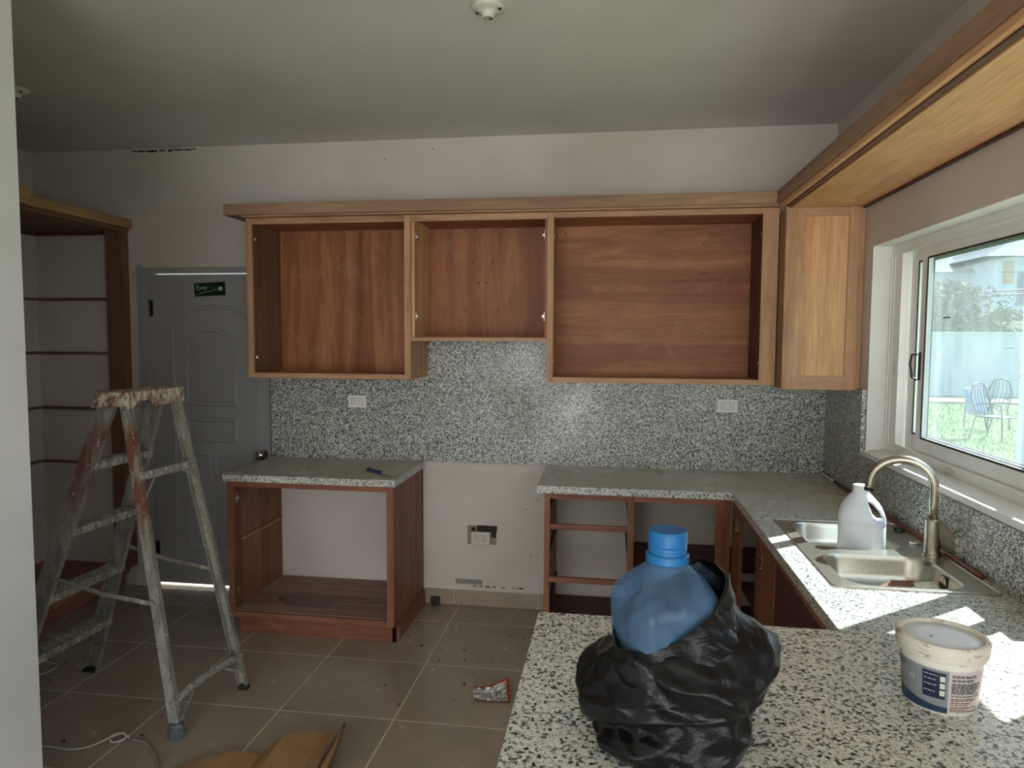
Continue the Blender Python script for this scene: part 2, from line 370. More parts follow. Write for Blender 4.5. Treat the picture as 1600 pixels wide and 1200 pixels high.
# plaster crack along the ceiling joint and small nail holes
def wall_bits():
    b = MB(); x = -4.28
    while x < -3.84:
        w_ = random.uniform(.02, .06); h = random.uniform(.004, .012); b.box((x, -.003, H-.012-h), (x+w_, .001, H-.010)); x += w_*random.uniform(.8, 1.5)
    b.build('crack', M['crack'], wb)
    b = MB()
    for x, z in ((-4.29, 2.07), (-1.72, .62), (-1.65, .68), (-1.69, .33), (-2.3, 2.79), (-2.6, 2.74), (-4.9, 2.8)):
        b.lathe((x, -.002, z), [(.0035, 0), (.0045, .003)], 8, axis='y')
    b.build('nail_hole', M['crack'], wb)
    MB().box((-2.16, -.003, .135), (-1.99, .001, .165)).build('plaster_patch', M['cement'], wb)
    b = MB()
    x = -2.05
    while x < -1.72:
        w_ = random.uniform(.01, .04); hh = random.uniform(.002, .009); b.box((x, -.004, .124-hh/2), (x+w_*.8, .001, .124+hh/2)); x += w_*random.uniform(1, 2.2)
    b.build('mortar_crack', M['crack'], wb)
wall_bits()
# floor tiles
TS, GX, GY, GR = .526, -2.135, -.80, .0028
full = None; k = 0
gx0 = GX-6*TS
for i in range(10):
    for j in range(-1, 13):
        x0, x1 = gx0+i*TS, gx0+(i+1)*TS; y1 = GY-(j-1)*TS; y0 = y1-TS
        X0, X1, Y0, Y1 = max(x0, XL), min(x1, XR), max(y0, -6.6), min(y1, 0)
        if X1-X0 < .03 or Y1-Y0 < .03 or (X1 < -3.04 and Y1 < -2.3): continue
        isf = abs(X1-X0-TS) < 1e-6 and abs(Y1-Y0-TS) < 1e-6
        if isf and full is not None:
            o = full.copy(); COL.objects.link(o); o.location = (X0, Y0, 0); o.parent = fl
        else:
            o = MB().box((X0+GR, Y0+GR, -.008), (X1-GR, Y1-GR, 0)).build('tile', M['tile'], fl, origin=(X0, Y0, 0), bevel=.0005)
            o.location = (X0, Y0, 0)
            if isf: full = o
# baseboard tiles
bb = struct(MB().box((-4.33, -.006, 0), (-4.26, 0, .10)).box((-3.32, -.006, 0), (-1.5, 0, .10)).build('baseboard_back', M['grout'], origin=(0, 0, 0)))
xs = [-3.32, -3.22, -2.694, -2.168, -1.642, -1.5]
for a, c in zip(xs[:-1], xs[1:]): B('tile', (a+.002, -.012, 0.002), (c-.002, -.005, .098), M['tile'], bb)
B('tile', (-2.395, -.0125, .002), (-2.36, -.0045, .0975), M['tile'], bb)
bl = struct(MB().box((XL, -.9, 0.14), (XL+.004, 0, .15)).build('baseboard_left', M['grout'], origin=(0, 0, 0)))

# ------------------------------------------------------------------ kitchen window
b = MB()
b.prism([(-.015, 1.105), (-.015, 1.128), (.10, 1.142), (WT+.03, 1.125), (WT+.03, 1.09), (0, 1.09)], 'y', W0, W1)
sill = struct(b.build('trim_1', M['wall_b'], origin=(0, 0, 0)))
sill['label'] = 'white plastered sill under the kitchen window'
b = MB(); e = .004
b.box((0, W1-.002, WZ0+.0), (.085, W1+.0, WZ1)).box((.155, W1-.002, WZ0), (WT, W1, WZ1))
b.box((0, W0, WZ0), (.085, W0+.002, WZ1)).box((0, W0, WZ1-.002), (WT, W1, WZ1))
struct(b.build('trim_2', M['wall_b'], origin=(0, 0, 0)))
win = struct(thing('window_1', '', '')); del win['label']; del win['category']
FX0, FX1 = .085, .165
zb, zt_ = 1.138, WZ1-.002
b = MB(); b.box((FX0, W1-.122, zb+.0305), (FX1-.02, W1-.002, zt_-.0355)).box((FX0-.004, W1-.05, zb+.05), (FX0-.0004, W1-.044, zt_-.055)).box((FX0, W0+.002, zb+.0305), (FX1, W0+.045, zt_-.0355)).box((FX0, W0+.002, zt_-.035), (FX1, W1-.002, zt_)).box((FX0, W0+.002, zb), (FX1, W1-.002, zb+.03))
b.box((FX0-.006, W1-.02, zb+.05), (FX0-.0005, W1-.003, zt_-.055)).box((FX0-.004, W0+.05, zb+.031), (FX0+.003, W1-.124, zb+.045)).box((FX0-.004, W0+.05, zt_-.05), (FX0+.003, W1-.124, zt_-.036))
b.build('window_frame', M['alu'], win, bevel=.001)
M['glass'] = thin_glass('dirty_glass', (.88, .93, .95), .075)
M['glass2'] = thin_glass('clean_glass', (.92, .95, .96), .04)
def sash(y0, y1, x, gl, ws=.052):
    s = MB(); z0, z1 = zb+.045, zt_-.05; t = .013
    s.box((x-t, y0, z0-.012), (x+t, y0+ws, z1+.012)).box((x-t, y1-ws, z0-.012), (x+t, y1, z1+.012))
    s.box((x-t, y0+ws, z0-.012), (x+t, y1-ws, z0+.062)).box((x-t, y0+ws, z1-.045), (x+t, y1-ws, z1+.012))
    so = s.build('sash', M['alu'], win, bevel=.001)
    g0, g1, h0, h1 = y0+ws, y1-ws, z0+.062, z1-.045
    MB().box((x-.002, g0-.004, h0-.004), (x+.002, g1+.004, h1+.004)).build('pane', gl, so)
    r = MB()
    for xx in (x-t-.001, x+t-.003):
        r.box((xx, g0-.004, h0-.004), (xx+.004, g0+.003, h1+.004)).box((xx, g1-.003, h0-.004), (xx+.004, g1+.004, h1+.004))
        r.box((xx, g0, h0-.004), (xx+.004, g1, h0+.004)).box((xx, g0, h1-.004), (xx+.004, g1, h1+.004))
    r.build('glazing_seal', M['rubber'], so)
    return so
s2 = sash(-1.96, -.93, .104, M['glass']); s1 = sash(-1.76, -.738, .138, M['glass2'], .075)
b = MB(); b.tube([(.088, -.925, 1.60), (.070, -.915, 1.60), (.066, -.91, 1.56), (.074, -.915, 1.50), (.09, -.925, 1.49)], .005, 8); b.box((.088, -.955, 1.49), (.094, -.935, 1.61))
b.build('latch', M['rubber'], s2)
B('label_scrap', (.0838, W1-.095, 1.50), (.085, W1-.070, 1.56), M['cream_plastic'], win, label='small yellowed sticker scrap on the window jamb')
B('label_scrap', (.0795, -1.30, 1.146), (.0812, -1.235, 1.172), M['cream_plastic'], win, label='small yellowed sticker scrap on the window track')
def marks():
    b = MB(); y = -1.115
    for w_ in (.006, .003, .007, .005, .008, .004, .009): b.box((.1005, y-w_, 1.750), (.1016, y, 1.755)); y -= w_+.003
    b.build('glass_stamp', M['rubber'], s2)
    b = MB()
    rr = random.Random(4)
    for i in range(13):                       # scratches and dried smears on the pane
        y, z = rr.uniform(-1.85, -1.05), rr.uniform(1.28, 1.95); a = rr.uniform(-.7, .7); L = rr.uniform(.02, .10)
        b.beam((.1012, y, z), (.1012, y+L*math.cos(a), z+L*math.sin(a)), (0, 0, 1), rr.uniform(.0006, .0016), .0006)
    b.build('dried_smear', plain('smear', srgb(214, 220, 220), .8), s2)
marks()

# ------------------------------------------------------------------ back door
door = struct(thing('door_1', '', '')); del door['label']; del door['category']
b = MB(); y0, y1 = -.008, .10
b.box((DX0+.0045, y0, 0), (DX0+.036, y1, DZ-.0365)).box((DX1-.012, y0, 0), (DX1-.001, y1, DZ-.0365)).box((DX0+.0045, y0, DZ-.036), (DX1-.001, y1, DZ-.002))
b.box((DX0-.03, -.012, 0), (DX0+.004, -.0002, DZ+.02))
b.build('door_frame', M['door'], door, bevel=.001)
S0, S1 = -4.196, -3.372
B('door_slab', (S0, .022, .02), (S1, .062, 2.057), M['door'], door, bevel=.002)
def ridge(path, w, h, y, closed=True):
    b = MB(); n = len(path); vs = []
    prof = [(-w/2, 0), (-w/4, h), (w/4, h), (w/2, 0)]
    for i, p in enumerate(path):
        a, c = path[(i-1) % n], path[(i+1) % n]
        d1 = (Vector(p)-Vector(a)).normalized(); d2 = (Vector(c)-Vector(p)).normalized(); d = (d1+d2).normalized(); nn = Vector((-d.y, d.x)); k = 1/max(.5, nn.dot(Vector((-d1.y, d1.x))))
        for o_, hh in prof: q = Vector(p)+nn*o_*k; vs.append((q.x, y-hh, q.y))
    fs = [(i*4+j, i*4+j+1, ((i+1) % n)*4+j+1, ((i+1) % n)*4+j) for i in range(n) for j in range(3)]
    return b.add(vs, fs)
def arch(x0, x1, z0, zs, rise, n=14):
    pts = [(x1, z0), (x1, zs)]; cx = (x0+x1)/2; hw = (x1-x0)/2
    for i in range(1, n): a = math.pi*i/n; pts.append((cx+hw*math.cos(a), zs+rise*math.sin(a)))
    return pts+[(x0, zs), (x0, z0)]
def ogee(x0, x1, z0, zs, rise, n=10):
    cx = (x0+x1)/2; q = (x1-x0)/2
    pts = [(x1, z0), (x1, zs)]
    for i in range(1, n*2):
        t = i/(n*2); x = x1+(x0-x1)*t; u = abs(x-cx)/q
        z = zs+rise*(math.sqrt(max(0, 1-(u/.66)**2))*.72+.28 if u < .60 else .28+.148*0+ .72*math.sqrt(max(0, 1-(.6/.66)**2))*(1-u)/.4*1.0 - .28*(u-.6)/.4)
        pts.append((x, z))
    return pts+[(x0, zs), (x0, z0)]
dy = .022
ridge([(p[0], p[1]) for p in ogee(-4.05, -3.452, .14, 1.745, .105)], .026, .011, dy).build('moulding', M['door'], door, smooth=False, label='long arched moulding around all the door panels')
for nm, pth in (('panel_moulding', arch(-3.955, -3.62, 1.225, 1.57, .135)), ('panel_moulding', [(-3.62, .985), (-3.62, 1.12), (-3.955, 1.12), (-3.955, .985)]),
                ('panel_moulding', [(-3.81, .26), (-3.81, .895), (-3.955, .895), (-3.955, .26)]), ('panel_moulding', [(-3.62, .26), (-3.62, .895), (-3.765, .895), (-3.765, .26)])):
    ridge(pth, .030, .011, dy).build(nm, M['door'], door)
    cx = sum(p[0] for p in pth)/len(pth); x0 = min(p[0] for p in pth); x1 = max(p[0] for p in pth); z0 = min(p[1] for p in pth); z1 = max(p[1] for p in pth)
    inner = [((p[0]-(x0+x1)/2)*(1-.07/(x1-x0))+(x0+x1)/2, (p[1]-(z0+z1)/2)*(1-.07/(z1-z0))+(z0+z1)/2) for p in pth]
    MB().prism(inner, 'y', dy-.005, dy+.001).build('raised_panel', M['door'], door, bevel=.002)
for z in (1.84, 1.05, .25):
    b = MB(); b.tube([(DX0+.037, .012, z-.055), (DX0+.037, .012, z+.055)], .008, 10); b.box((DX0+.036, .016, z-.05), (DX0+.055, .0225, z+.05)); b.build('hinge', M['slide'], door)
b = MB(); b.lathe((-3.43, .022, .905), [(.033, 0), (.033, -.006), (.012, -.012), (.012, -.032), (.026, -.045), (.031, -.060), (.026, -.074), (.010, -.080)], 24, axis='y')
b.build('door_knob', M['chrome'], door, smooth=True, label='round polished chrome knob')
def sticker():
    g = MB(); ang = rad(2.5); cx, cz = -3.778, 1.962
    def R(x, z): return (cx+x*math.cos(ang)-z*math.sin(ang), cz+x*math.sin(ang)+z*math.cos(ang))
    hw, hh = .107, .043
    g.prism([R(-hw, -hh), R(hw, -hh), R(hw, hh), R(-hw, hh)], 'y', .0205, .0221)
    o = g.build('brand_sticker', plain('dark_green_print', srgb(10, 46, 22), .3), door, label='dark green sticker lettered Ever with a flower mark')
    def put(txt, size, x, z, mat, nm):
        vs_, fs_ = text_tris(txt, size); b = MB(); b.add([(*R(x+v.x, z+v.y)[:1], .0201, R(x+v.x, z+v.y)[1]) for v in vs_], fs_); b.build(nm, mat, o, fix=False)
    put('Ever', .046, -.094, -.002, plain('pale_green_print', srgb(170, 200, 160), .4), 'lettering')
    put('last', .046, -.002, -.002, plain('faded_green_print', srgb(54, 96, 62), .4), 'lettering')
    b = MB(); P = [(-.095, -.034), (-.07, -.022), (-.03, -.013), (.02, -.008), (.055, .002), (.052, -.003), (.02, -.012), (-.03, -.018), (-.07, -.028)]
    b.add([(R(*p)[0], .0201, R(*p)[1]) for p in P], [tuple(range(len(P)))]); b.build('swoosh', plain('leaf_green_print', srgb(110, 170, 84), .4), o, fix=False)
    b = MB()
    for i in range(5):
        a = 2*math.pi*i/5+.3; c = (.075+.009*math.cos(a), .000+.009*math.sin(a)); b.add([(R(c[0]+.006*math.cos(t), c[1]+.006*math.sin(t))[0], .0201, R(c[0]+.006*math.cos(t), c[1]+.006*math.sin(t))[1]) for t in (2*math.pi*q/8 for q in range(8))], [tuple(range(8))])
    b.build('flower_mark', plain('white_print', srgb(220, 224, 210), .4), o, fix=False)
sticker()

# ------------------------------------------------------------------ outside
def outside():
    g, nt, bs = principled('lawn_grass', srgb(120, 160, 70), .9)
    v = coords(nt, rnd=False); n = noise_n(nt, v, 1.6, 8, .7); n2 = noise_n(nt, v, 30, 4, .7)
    c = mixc(nt, .5, ramp(nt, n, [(0.3, srgb(64, 98, 32)), (0.7, srgb(98, 130, 48))]), ramp(nt, n2, [(0.3, srgb(48, 80, 24)), (0.7, srgb(118, 146, 62))]))
    nt.links.new(c, bs.inputs['Base Color'])
    # lawn with gentle unevenness
    b = MB(); nx, ny = 60, 60; X0, X1, Y0, Y1 = .25, 40, -12, 60
    vs_ = [(X0+(X1-X0)*i/nx, Y0+(Y1-Y0)*j/ny, -.16+.03*noise.noise((i*.7, j*.7, 0))) for j in range(ny+1) for i in range(nx+1)]
    b.add(vs_, [(j*(nx+1)+i, j*(nx+1)+i+1, (j+1)*(nx+1)+i+1, (j+1)*(nx+1)+i) for j in range(ny) for i in range(nx)])
    lawn = b.build('lawn', g, fix=False); lawn['kind'] = 'structure'; lawn['label'] = 'sunlit green lawn beyond the kitchen window'
    # blades near enough to read
    b = MB(); rr = random.Random(2)
    for i in range(16000):
        x = rr.uniform(.6, 9); y = rr.uniform(1.5, 17)
        if x < .12*y: continue
        h = rr.uniform(.03, .08); a = rr.uniform(0, 6.28); w_ = .008; dx, dy_ = math.cos(a)*w_, math.sin(a)*w_
        b.add([(x-dx, y-dy_, -.17), (x+dx, y+dy_, -.17), (x+rr.uniform(-.03, .03), y+rr.uniform(-.03, .03), -.15+h)], [(0, 1, 2)])
    o = b.build('grass', plain('grass_blades', srgb(92, 126, 44), .8, 0, .3, 5), fix=False); o['kind'] = 'stuff'; tag(o, 'short grass blades covering the lawn outside the window', 'grass')
    pav = plain('paving', srgb(150, 138, 128), .85, 0, .08, 3)
    p = MB().box((6.2, 17.2, -.2), (16, 18.6, -.10)).build('garden_path', pav, bevel=.01); struct(p); p['label'] = 'pale paved strip at the foot of the garden wall'
    p = MB().box((-8, WT, -.2), (.25, 5, -.03)).build('back_patio', pav); struct(p); p['label'] = 'pale concrete behind the back door'
    wh = plain('white_render', srgb(206, 210, 216), .8, 0, .05, 2)
    gw = MB().box((1.2, 20.2, -.2), (32, 20.4, 1.86)).box((1.2, 20.15, 1.86), (32, 20.45, 1.92)).build('garden_wall', wh); tag(gw, 'long white rendered garden wall across the far side of the lawn', 'wall')
    # neighbouring house
    h = thing('neighbour_house', 'white two-storey house with pale hipped roof beyond the garden wall', 'house', (17, 32, -.2))
    roof = plain('pale_roof', srgb(104, 106, 110), .8, 0, .05, 2)
    B('wall', (15.6, 30, -.2), (24.6, 37, 5.4), wh, h)
    b = MB(); b.add([(15.0, 29.5, 5.35), (25.1, 29.5, 5.35), (25.1, 37.5, 5.35), (15.0, 37.5, 5.35), (18.8, 33.5, 7.0), (21, 33.5, 7.0)], [(0, 1, 5, 4), (1, 2, 5), (2, 3, 4, 5), (3, 0, 4), (3, 2, 1, 0)]); b.build('roof', roof, h)
    B('wall', (9.6, 32, -.2), (15.6, 38, 4.9), wh, h)
    b = MB(); b.add([(9.0, 31.5, 4.85), (15.6, 31.5, 4.85), (15.6, 38.5, 4.85), (9.0, 38.5, 4.85), (12.5, 35, 6.1), (15.6, 35, 6.1)], [(0, 1, 5, 4), (1, 2, 5), (2, 3, 4, 5), (3, 0, 4), (3, 2, 1, 0)]); b.build('roof', roof, h)
    f = B('window', (16.0, 29.93, 4.2), (16.4, 30.02, 5.15), plain('timber_shutter', srgb(190, 160, 120), .7), h, label='narrow timber-coloured shutter')
    f = B('window', (16.6, 29.93, 3.2), (18.2, 30.02, 4.7), plain('window_grey', srgb(120, 130, 138), .3), h)
    B('pane', (16.7, 29.90, 3.3), (17.35, 29.94, 4.6), plain('window_dark', srgb(84, 94, 104), .2), f); B('pane', (17.45, 29.90, 3.3), (18.1, 29.94, 4.6), plain('window_dark2', srgb(84, 94, 104), .2), f)
    b = MB(); b.tube([(9, 27, 3.75), (13, 27, 3.55), (22, 27, 4.2)], .03, 6); b.tube([(9, 27, 3.3), (13, 27, 3.35), (22, 27, 4.1)], .03, 6)
    o = b.build('overhead_cable', M['black']); tag(o, 'pair of dark overhead cables strung before the neighbouring house', 'cable')
    # shrubs behind the wall
    leafm = plain('grey_foliage', srgb(96, 104, 84), .9, 0, .35, 3); bark = plain('bark', srgb(104, 92, 78), .9)
    for i, (x, y, r, hh, lb) in enumerate([(8.7, 22.4, 1.2, 3.7, 'grey-green leafy tree behind the garden wall, at the left of its group'), (10.5, 22.8, 1.3, 3.9, 'grey-green leafy tree behind the garden wall, in the middle of its group'), (13.6, 24.6, 1.3, 2.9, 'grey-green leafy tree behind the garden wall, low behind the palm')]):
        t = thing('tree', lb, 'tree', (x, y, -.15), 'trees behind the garden wall')
        rr = random.Random(i); b = MB()
        for q in range(4200):
            u, v_, w_ = rr.gauss(0, .45), rr.gauss(0, .45), rr.uniform(-1, 1)
            px, py, pz = x+u*r*1.5, y+v_*r*.7, hh*.55+w_*hh*.42*(1-.3*abs(u))
            s = rr.uniform(.05, .12); a = Vector((rr.uniform(-1, 1), rr.uniform(-1, 1), rr.uniform(-1, 1))).normalized()*s; c = a.cross(Vector((rr.uniform(-1, 1), rr.uniform(-1, 1), rr.uniform(-1, 1)))).normalized()*s*.6
            P = Vector((px, py, pz)); b.add([P-a, P+c, P+a, P-c], [(0, 1, 2, 3)])
        b.build('foliage', leafm, t, fix=False)
        b = MB(); b.tube([(x, y, -.15), (x+.1, y, hh*.4), (x-.1, y, hh*.8)], [.12, .09, .03], 8)
        for q in range(8): a = q*.8; b.tube([(x, y, hh*.3), (x+math.cos(a)*r*.7, y+math.sin(a)*r*.4, hh*(.5+.05*q))], [.05, .015], 6)
        b.build('trunk', bark, t)
    t = thing('palm_tree', 'yellow-green palm with fan of arching fronds behind the garden wall', 'palm', (12.25, 22.6, -.15))
    b = MB(); b.tube([(12.25, 22.6, -.15), (12.2, 22.6, 1.2), (12.25, 22.6, 2.1)], [.16, .12, .10], 10); b.build('trunk', bark, t)
    pm = plain('palm_green', srgb(120, 132, 76), .7, 0, .2, 3)
    for q in range(16):
        a = q*2.4; el = rad(20+50*((q*7) % 5)/4); L = 1.6; b = MB(); pts = []
        for k in range(9):
            s = k/8; pts.append(Vector((12.25+math.cos(a)*math.cos(el)*L*s, 22.6+math.sin(a)*math.cos(el)*L*s, 2.1+math.sin(el)*L*s-.9*s*s)))
        b.tube(pts, [.02-.0018*k for k in range(9)], 5)
        for k in range(1, 9):
            d = (pts[k]-pts[k-1]).normalized(); sd = d.cross(Vector((0, 0, 1))).normalized()
            for sg in (-1, 1):
                for m_ in (0, .5):
                    p = pts[k-1].lerp(pts[k], m_); tip = p+sd*sg*.34*(1.1-k/10)+d*.2-Vector((0, 0, .1)); b.add([p-d*.025, p+d*.025, tip], [(0, 1, 2)])
        b.build('frond', pm, t, fix=False)
    # wire garden chairs
    def chair(x, y, rz, lb):
        c = thing('garden_chair', lb, 'chair', (0, 0, 0), 'garden chairs on the lawn'); mm = plain('wire', srgb(70, 76, 82), .5, .4)
        b = MB(); r = .014
        for sx_ in (-.27, .27):
            b.tube([(sx_, -.27, 0), (sx_, -.25, .42), (sx_, -.22, .64), (sx_, .05, .66), (sx_, .22, .62)], r, 6); b.tube([(sx_, .3, 0), (sx_, .2, .42)], r, 6)
        b.build('frame', mm, c)
        b = MB()
        for k in range(6): xx = -.22+.088*k; b.tube([(xx, .2, .42), (xx*1.1, .30, .75), (xx*.9, .33, .98-.8*xx*xx)], .009, 5)
        b.tube([(-.27, .2, .42), (-.29, .3, .75), (-.16, .33, .98), (0, .335, 1.02), (.16, .33, .98), (.29, .3, .75), (.27, .2, .42)], r, 6); b.build('backrest', mm, c)
        b = MB()
        for k in range(7): yy = -.24+.075*k; b.tube([(-.27, yy, .42), (.27, yy, .42)], .009, 5)
        b.tube([(-.27, -.25, .42), (.27, -.25, .42)], r, 6); b.tube([(-.27, -.25, .42), (-.27, .2, .42)], r, 6); b.tube([(.27, -.25, .42), (.27, .2, .42)], r, 6); b.build('seat', mm, c)
        c.location = (x, y, -.15); c.rotation_euler = (0, 0, rz); return c
    c = chair(5.72, 9.6, .6, 'dark wire garden chair with a blue cushion seen through the pane')
    cu = MB().box((-.25, .17, .5), (.25, .25, 1.0)).build('cushion', plain('blue_cloth', srgb(120, 150, 196), .9), c, bevel=.03); cu.rotation_euler = (rad(-14), 0, 0)
    chair(6.35, 11.2, -1.2, 'dark wire garden chair without a cushion, farther out on the lawn')
    # white porch post beside the window
    p = MB().box((1.86, 1.4, -.16), (2.1, 1.65, 3.0)).box((1.84, 1.38, -.16), (2.14, 1.69, .02)).build('porch_post', wh, bevel=.006); tag(p, 'white square porch post outside the window', 'post')
outside()

# ------------------------------------------------------------------ granite
def backsplash():
    o = MB()
    o.box((-3.354, -.02, .90), (-.0, 0, 1.40)); o.box((-2.329, -.02, 1.40), (-1.571, 0, 1.642))
    o = o.build('backsplash', M['granite_wall'], origin=(0, 0, 0), fix=False); tag(o, 'speckled granite backsplash slab on the back wall', 'backsplash')
    B('dark_joint', (-3.361, -.018, .90), (-3.354, 0, 1.40), M['crack'], o, origin=(0, 0, 0))
    o = MB().box((-.02, -2.70, .90), (0, -.02, 1.10)).box((-.02, -.60, 1.10), (0, -.02, 1.42))
    o = o.build('backsplash', M['granite_wall'], origin=(0, 0, 0), fix=False); tag(o, 'speckled granite backsplash below the window on the right wall', 'backsplash')
backsplash()
SINK = (-.53, -1.93, -.045, -1.115)
hole = rrect(-.505, -1.905, -.07, -1.14, .05)
b = MB().slab([(-1.59, -.612), (-.612, -.612), (-.612, -2.72), (-.021, -2.72), (-.021, -.021), (-1.60, -.021)], [hole], .862, .90)
ct = b.build('countertop', M['granite_dusty'], bevel=0, origin=(0, 0, 0)); tag(ct, 'L-shaped speckled granite worktop holding the sink', 'countertop')
ct2 = MB().box((-3.34, -.612, .862), (-2.352, -.021, .90)).build('countertop', M['granite_dusty'], bevel=.002, origin=(0, 0, 0)); tag(ct2, 'small speckled granite worktop on the left base cabinet', 'countertop')
bar = MB().box((-1.362, -3.42, 1.042), (-.002, -2.70, 1.08)).build('bar_top', M['granite'], bevel=.003, origin=(0, 0, 0)); tag(bar, 'speckled granite bar top in the foreground', 'countertop')
struct(MB().box((-1.30, -3.02, 0), (0, -2.90, 1.042)).build('wall_bar', M['wall'], origin=(0, 0, 0)))

# ------------------------------------------------------------------ cabinets
def hinge_plate(parent, x, y, z, sx):      # cross plate with two screws and an arm on a side panel, facing sx
    b = MB(); t = .004*sx
    b.box((x, y-.008, z-.024), (x+t, y+.008, z+.024)); b.box((x, y-.02, z-.008), (x+t*1.5, y+.02, z+.008)); b.box((x, y-.012, z-.006), (x+.014*sx, y+.004, z+.006))
    for dz in (-.018, .018): b.lathe((x, y, z+dz), [(.005, 0), (.005, t*1.6)], 8, axis='x')
    b.build('hinge_plate', M['nickel'], parent)
def upper():
    F, ZT = -.36, 2.335
    # left
    c = thing('wall_cabinet', 'open doorless wooden wall cabinet nearest the door, dark brown inside', 'cabinet', (-2.83, -.18, 1.423), 'wall cabinets on the back wall')
    z0 = 1.425
    B('side_panel', (-3.302, F, z0), (-3.280, 0, ZT), wood('raw_grey', 'z'), c); B('side_panel', (-2.352, F, z0), (-2.330, 0, ZT), wood('raw', 'z'), c)
    B('back_panel', (-3.280, -.012, z0+.02), (-2.352, -.002, ZT), wood('ply', 'z'), c); B('bottom_panel', (-3.280, F, z0), (-2.352, -.012, z0+.022), wood('raw', 'x'), c)
    B('top_panel', (-3.280, F+.01, ZT-.022), (-2.352, -.012, ZT), wood('ply', 'x'), c)
    B('inner_side', (-3.280, F+.02, z0+.022), (-3.276, -.012, ZT-.022), wood('pantry', 'z'), c)
    B('face_stile', (-3.302, F-.018, z0), (-3.268, F, ZT), wood('raw', 'z'), c); B('face_stile', (-2.366, F-.018, z0), (-2.330, F, ZT), wood('raw', 'z'), c)
    B('face_rail', (-3.268, F-.018, z0), (-2.366, F, z0+.028), wood('raw', 'x'), c); B('face_rail', (-3.268, F-.018, ZT-.035), (-2.366, F, ZT), wood('raw', 'x'), c)
    for z in (2.22, 1.54): hinge_plate(c, -3.276, F+.035, z, 1); hinge_plate(c, -2.352, F+.035, z, -1)
    # middle
    c = thing('wall_cabinet', 'short open wooden wall cabinet between the two taller ones', 'cabinet', (-1.95, -.18, 1.645), 'wall cabinets on the back wall')
    z0 = 1.642
    B('side_panel', (-2.329, F, z0), (-2.312, -.0, ZT), wood('veneer', 'z'), c); B('side_panel', (-1.585, F, z0), (-1.570, -.0, ZT), wood('ply', 'z'), c)
    B('back_panel', (-2.312, -.012, z0+.02), (-1.585, -.002, ZT), wood('ply', 'z'), c); B('bottom_panel', (-2.312, F, z0), (-1.585, -.012, z0+.018), wood('raw', 'x'), c)
    B('top_panel', (-2.312, F+.01, ZT-.022), (-1.585, -.012, ZT), wood('ply', 'x'), c)
    B('face_rail', (-2.329, F-.018, z0), (-1.570, F, z0+.022), wood('raw', 'x'), c); B('face_rail', (-2.329, F-.018, ZT-.035), (-1.570, F, ZT), wood('raw', 'x'), c)
    for z in (2.22, 1.78): hinge_plate(c, -2.312, F+.035, z, 1); hinge_plate(c, -1.585, F+.035, z, -1)
    # right
    c = thing('wall_cabinet', 'wide open wooden wall cabinet beside the corner, horizontal grain back panel', 'cabinet', (-.96, -.18, 1.423), 'wall cabinets on the back wall')
    z0 = 1.422
    B('side_panel', (-1.569, F, z0), (-1.548, 0, ZT), wood('raw', 'z'), c); B('side_panel', (-.445, F, z0), (-.425, 0, ZT), wood('dark', 'z'), c)
    B('back_panel', (-1.548, -.012, z0+.02), (-.445, -.002, ZT), wood('ply', 'x'), c); B('bottom_panel', (-1.548, F, z0), (-.445, -.012, z0+.022), wood('raw', 'x'), c)
    B('top_panel', (-1.548, F+.01, ZT-.022), (-.445, -.012, ZT), wood('ply', 'x'), c)
    B('face_stile', (-1.569, F-.018, z0), (-1.535, F, ZT), wood('raw', 'z'), c); B('face_stile', (-.458, F-.018, z0), (-.378, F, ZT), wood('raw', 'z'), c)
    B('face_rail', (-1.535, F-.018, z0), (-.458, F, z0+.028), wood('raw', 'x'), c); B('face_rail', (-1.535, F-.018, ZT-.03), (-.458, F, ZT), wood('raw', 'x'), c)
    for z in (2.21, 1.535): hinge_plate(c, -1.548, F+.035, z, 1); hinge_plate(c, -.445, F+.035, z, -1)
    def holes(pts, par):
        for x, z in pts: MB().lathe((x, -.0135, z), [(.004, 0), (.005, .0015)], 8, axis='y').build('screw_hole', M['crack'], par)
    cs = [o for o in COL.objects if o.name.startswith('wall_cabinet')]
    holes([(-2.053, 2.111), (-1.929, 2.11), (-2.018, 1.989), (-1.967, 1.989), (-2.096, 1.825), (-1.897, 1.825)], cs[1])
    holes([(-1.496, 2.276), (-.707, 2.2), (-.703, 2.036), (-.706, 1.696), (-.702, 1.527)], cs[2])
    # corner cabinet on the right wall
    c = thing('corner_cabinet', 'tall narrow corner wall cabinet with recessed pale wood end panel', 'cabinet', (-.18, -.25, 1.41))
    z0, zt, Y = 1.412, 2.31, -.505
    B('side_panel', (-.372, Y+.02, z0), (-.352, -.021, zt), wood('raw_grey', 'z'), c)
    B('bottom_panel', (-.352, Y+.02, z0), (-.02, -.021, z0+.02), wood('raw', 'x'), c)
    B('stile', (-.374, Y-.004, z0), (-.285, Y+.02, zt), wood('raw', 'z'), c); B('stile', (-.078, Y-.004, z0), (-.028, Y+.02, zt), wood('raw', 'z'), c)
    B('rail', (-.285, Y-.0035, z0), (-.078, Y+.02, z0+.068), wood('raw', 'x'), c); B('rail', (-.285, Y-.0035, zt-.042), (-.078, Y+.02, zt), wood('raw', 'x'), c)
    B('end_panel', (-.287, Y+.007, z0+.06), (-.076, Y+.016, zt-.035), wood('veneer', 'z'), c, label='pale veneer recessed panel')
    B('scribe_strip', (-.028, Y+.004, z0), (-.002, Y+.022, zt), wood('raw', 'z'), c)
    # crown
    c = thing('crown_moulding', 'wooden crown board running along the top of the back wall cabinets', 'moulding', (-1.9, -.2, 2.337))
    B('fascia', (-3.405, -.432, 2.345), (-.402, -.41, 2.408), wood('raw_grey', 'x'), c, bevel=.003)
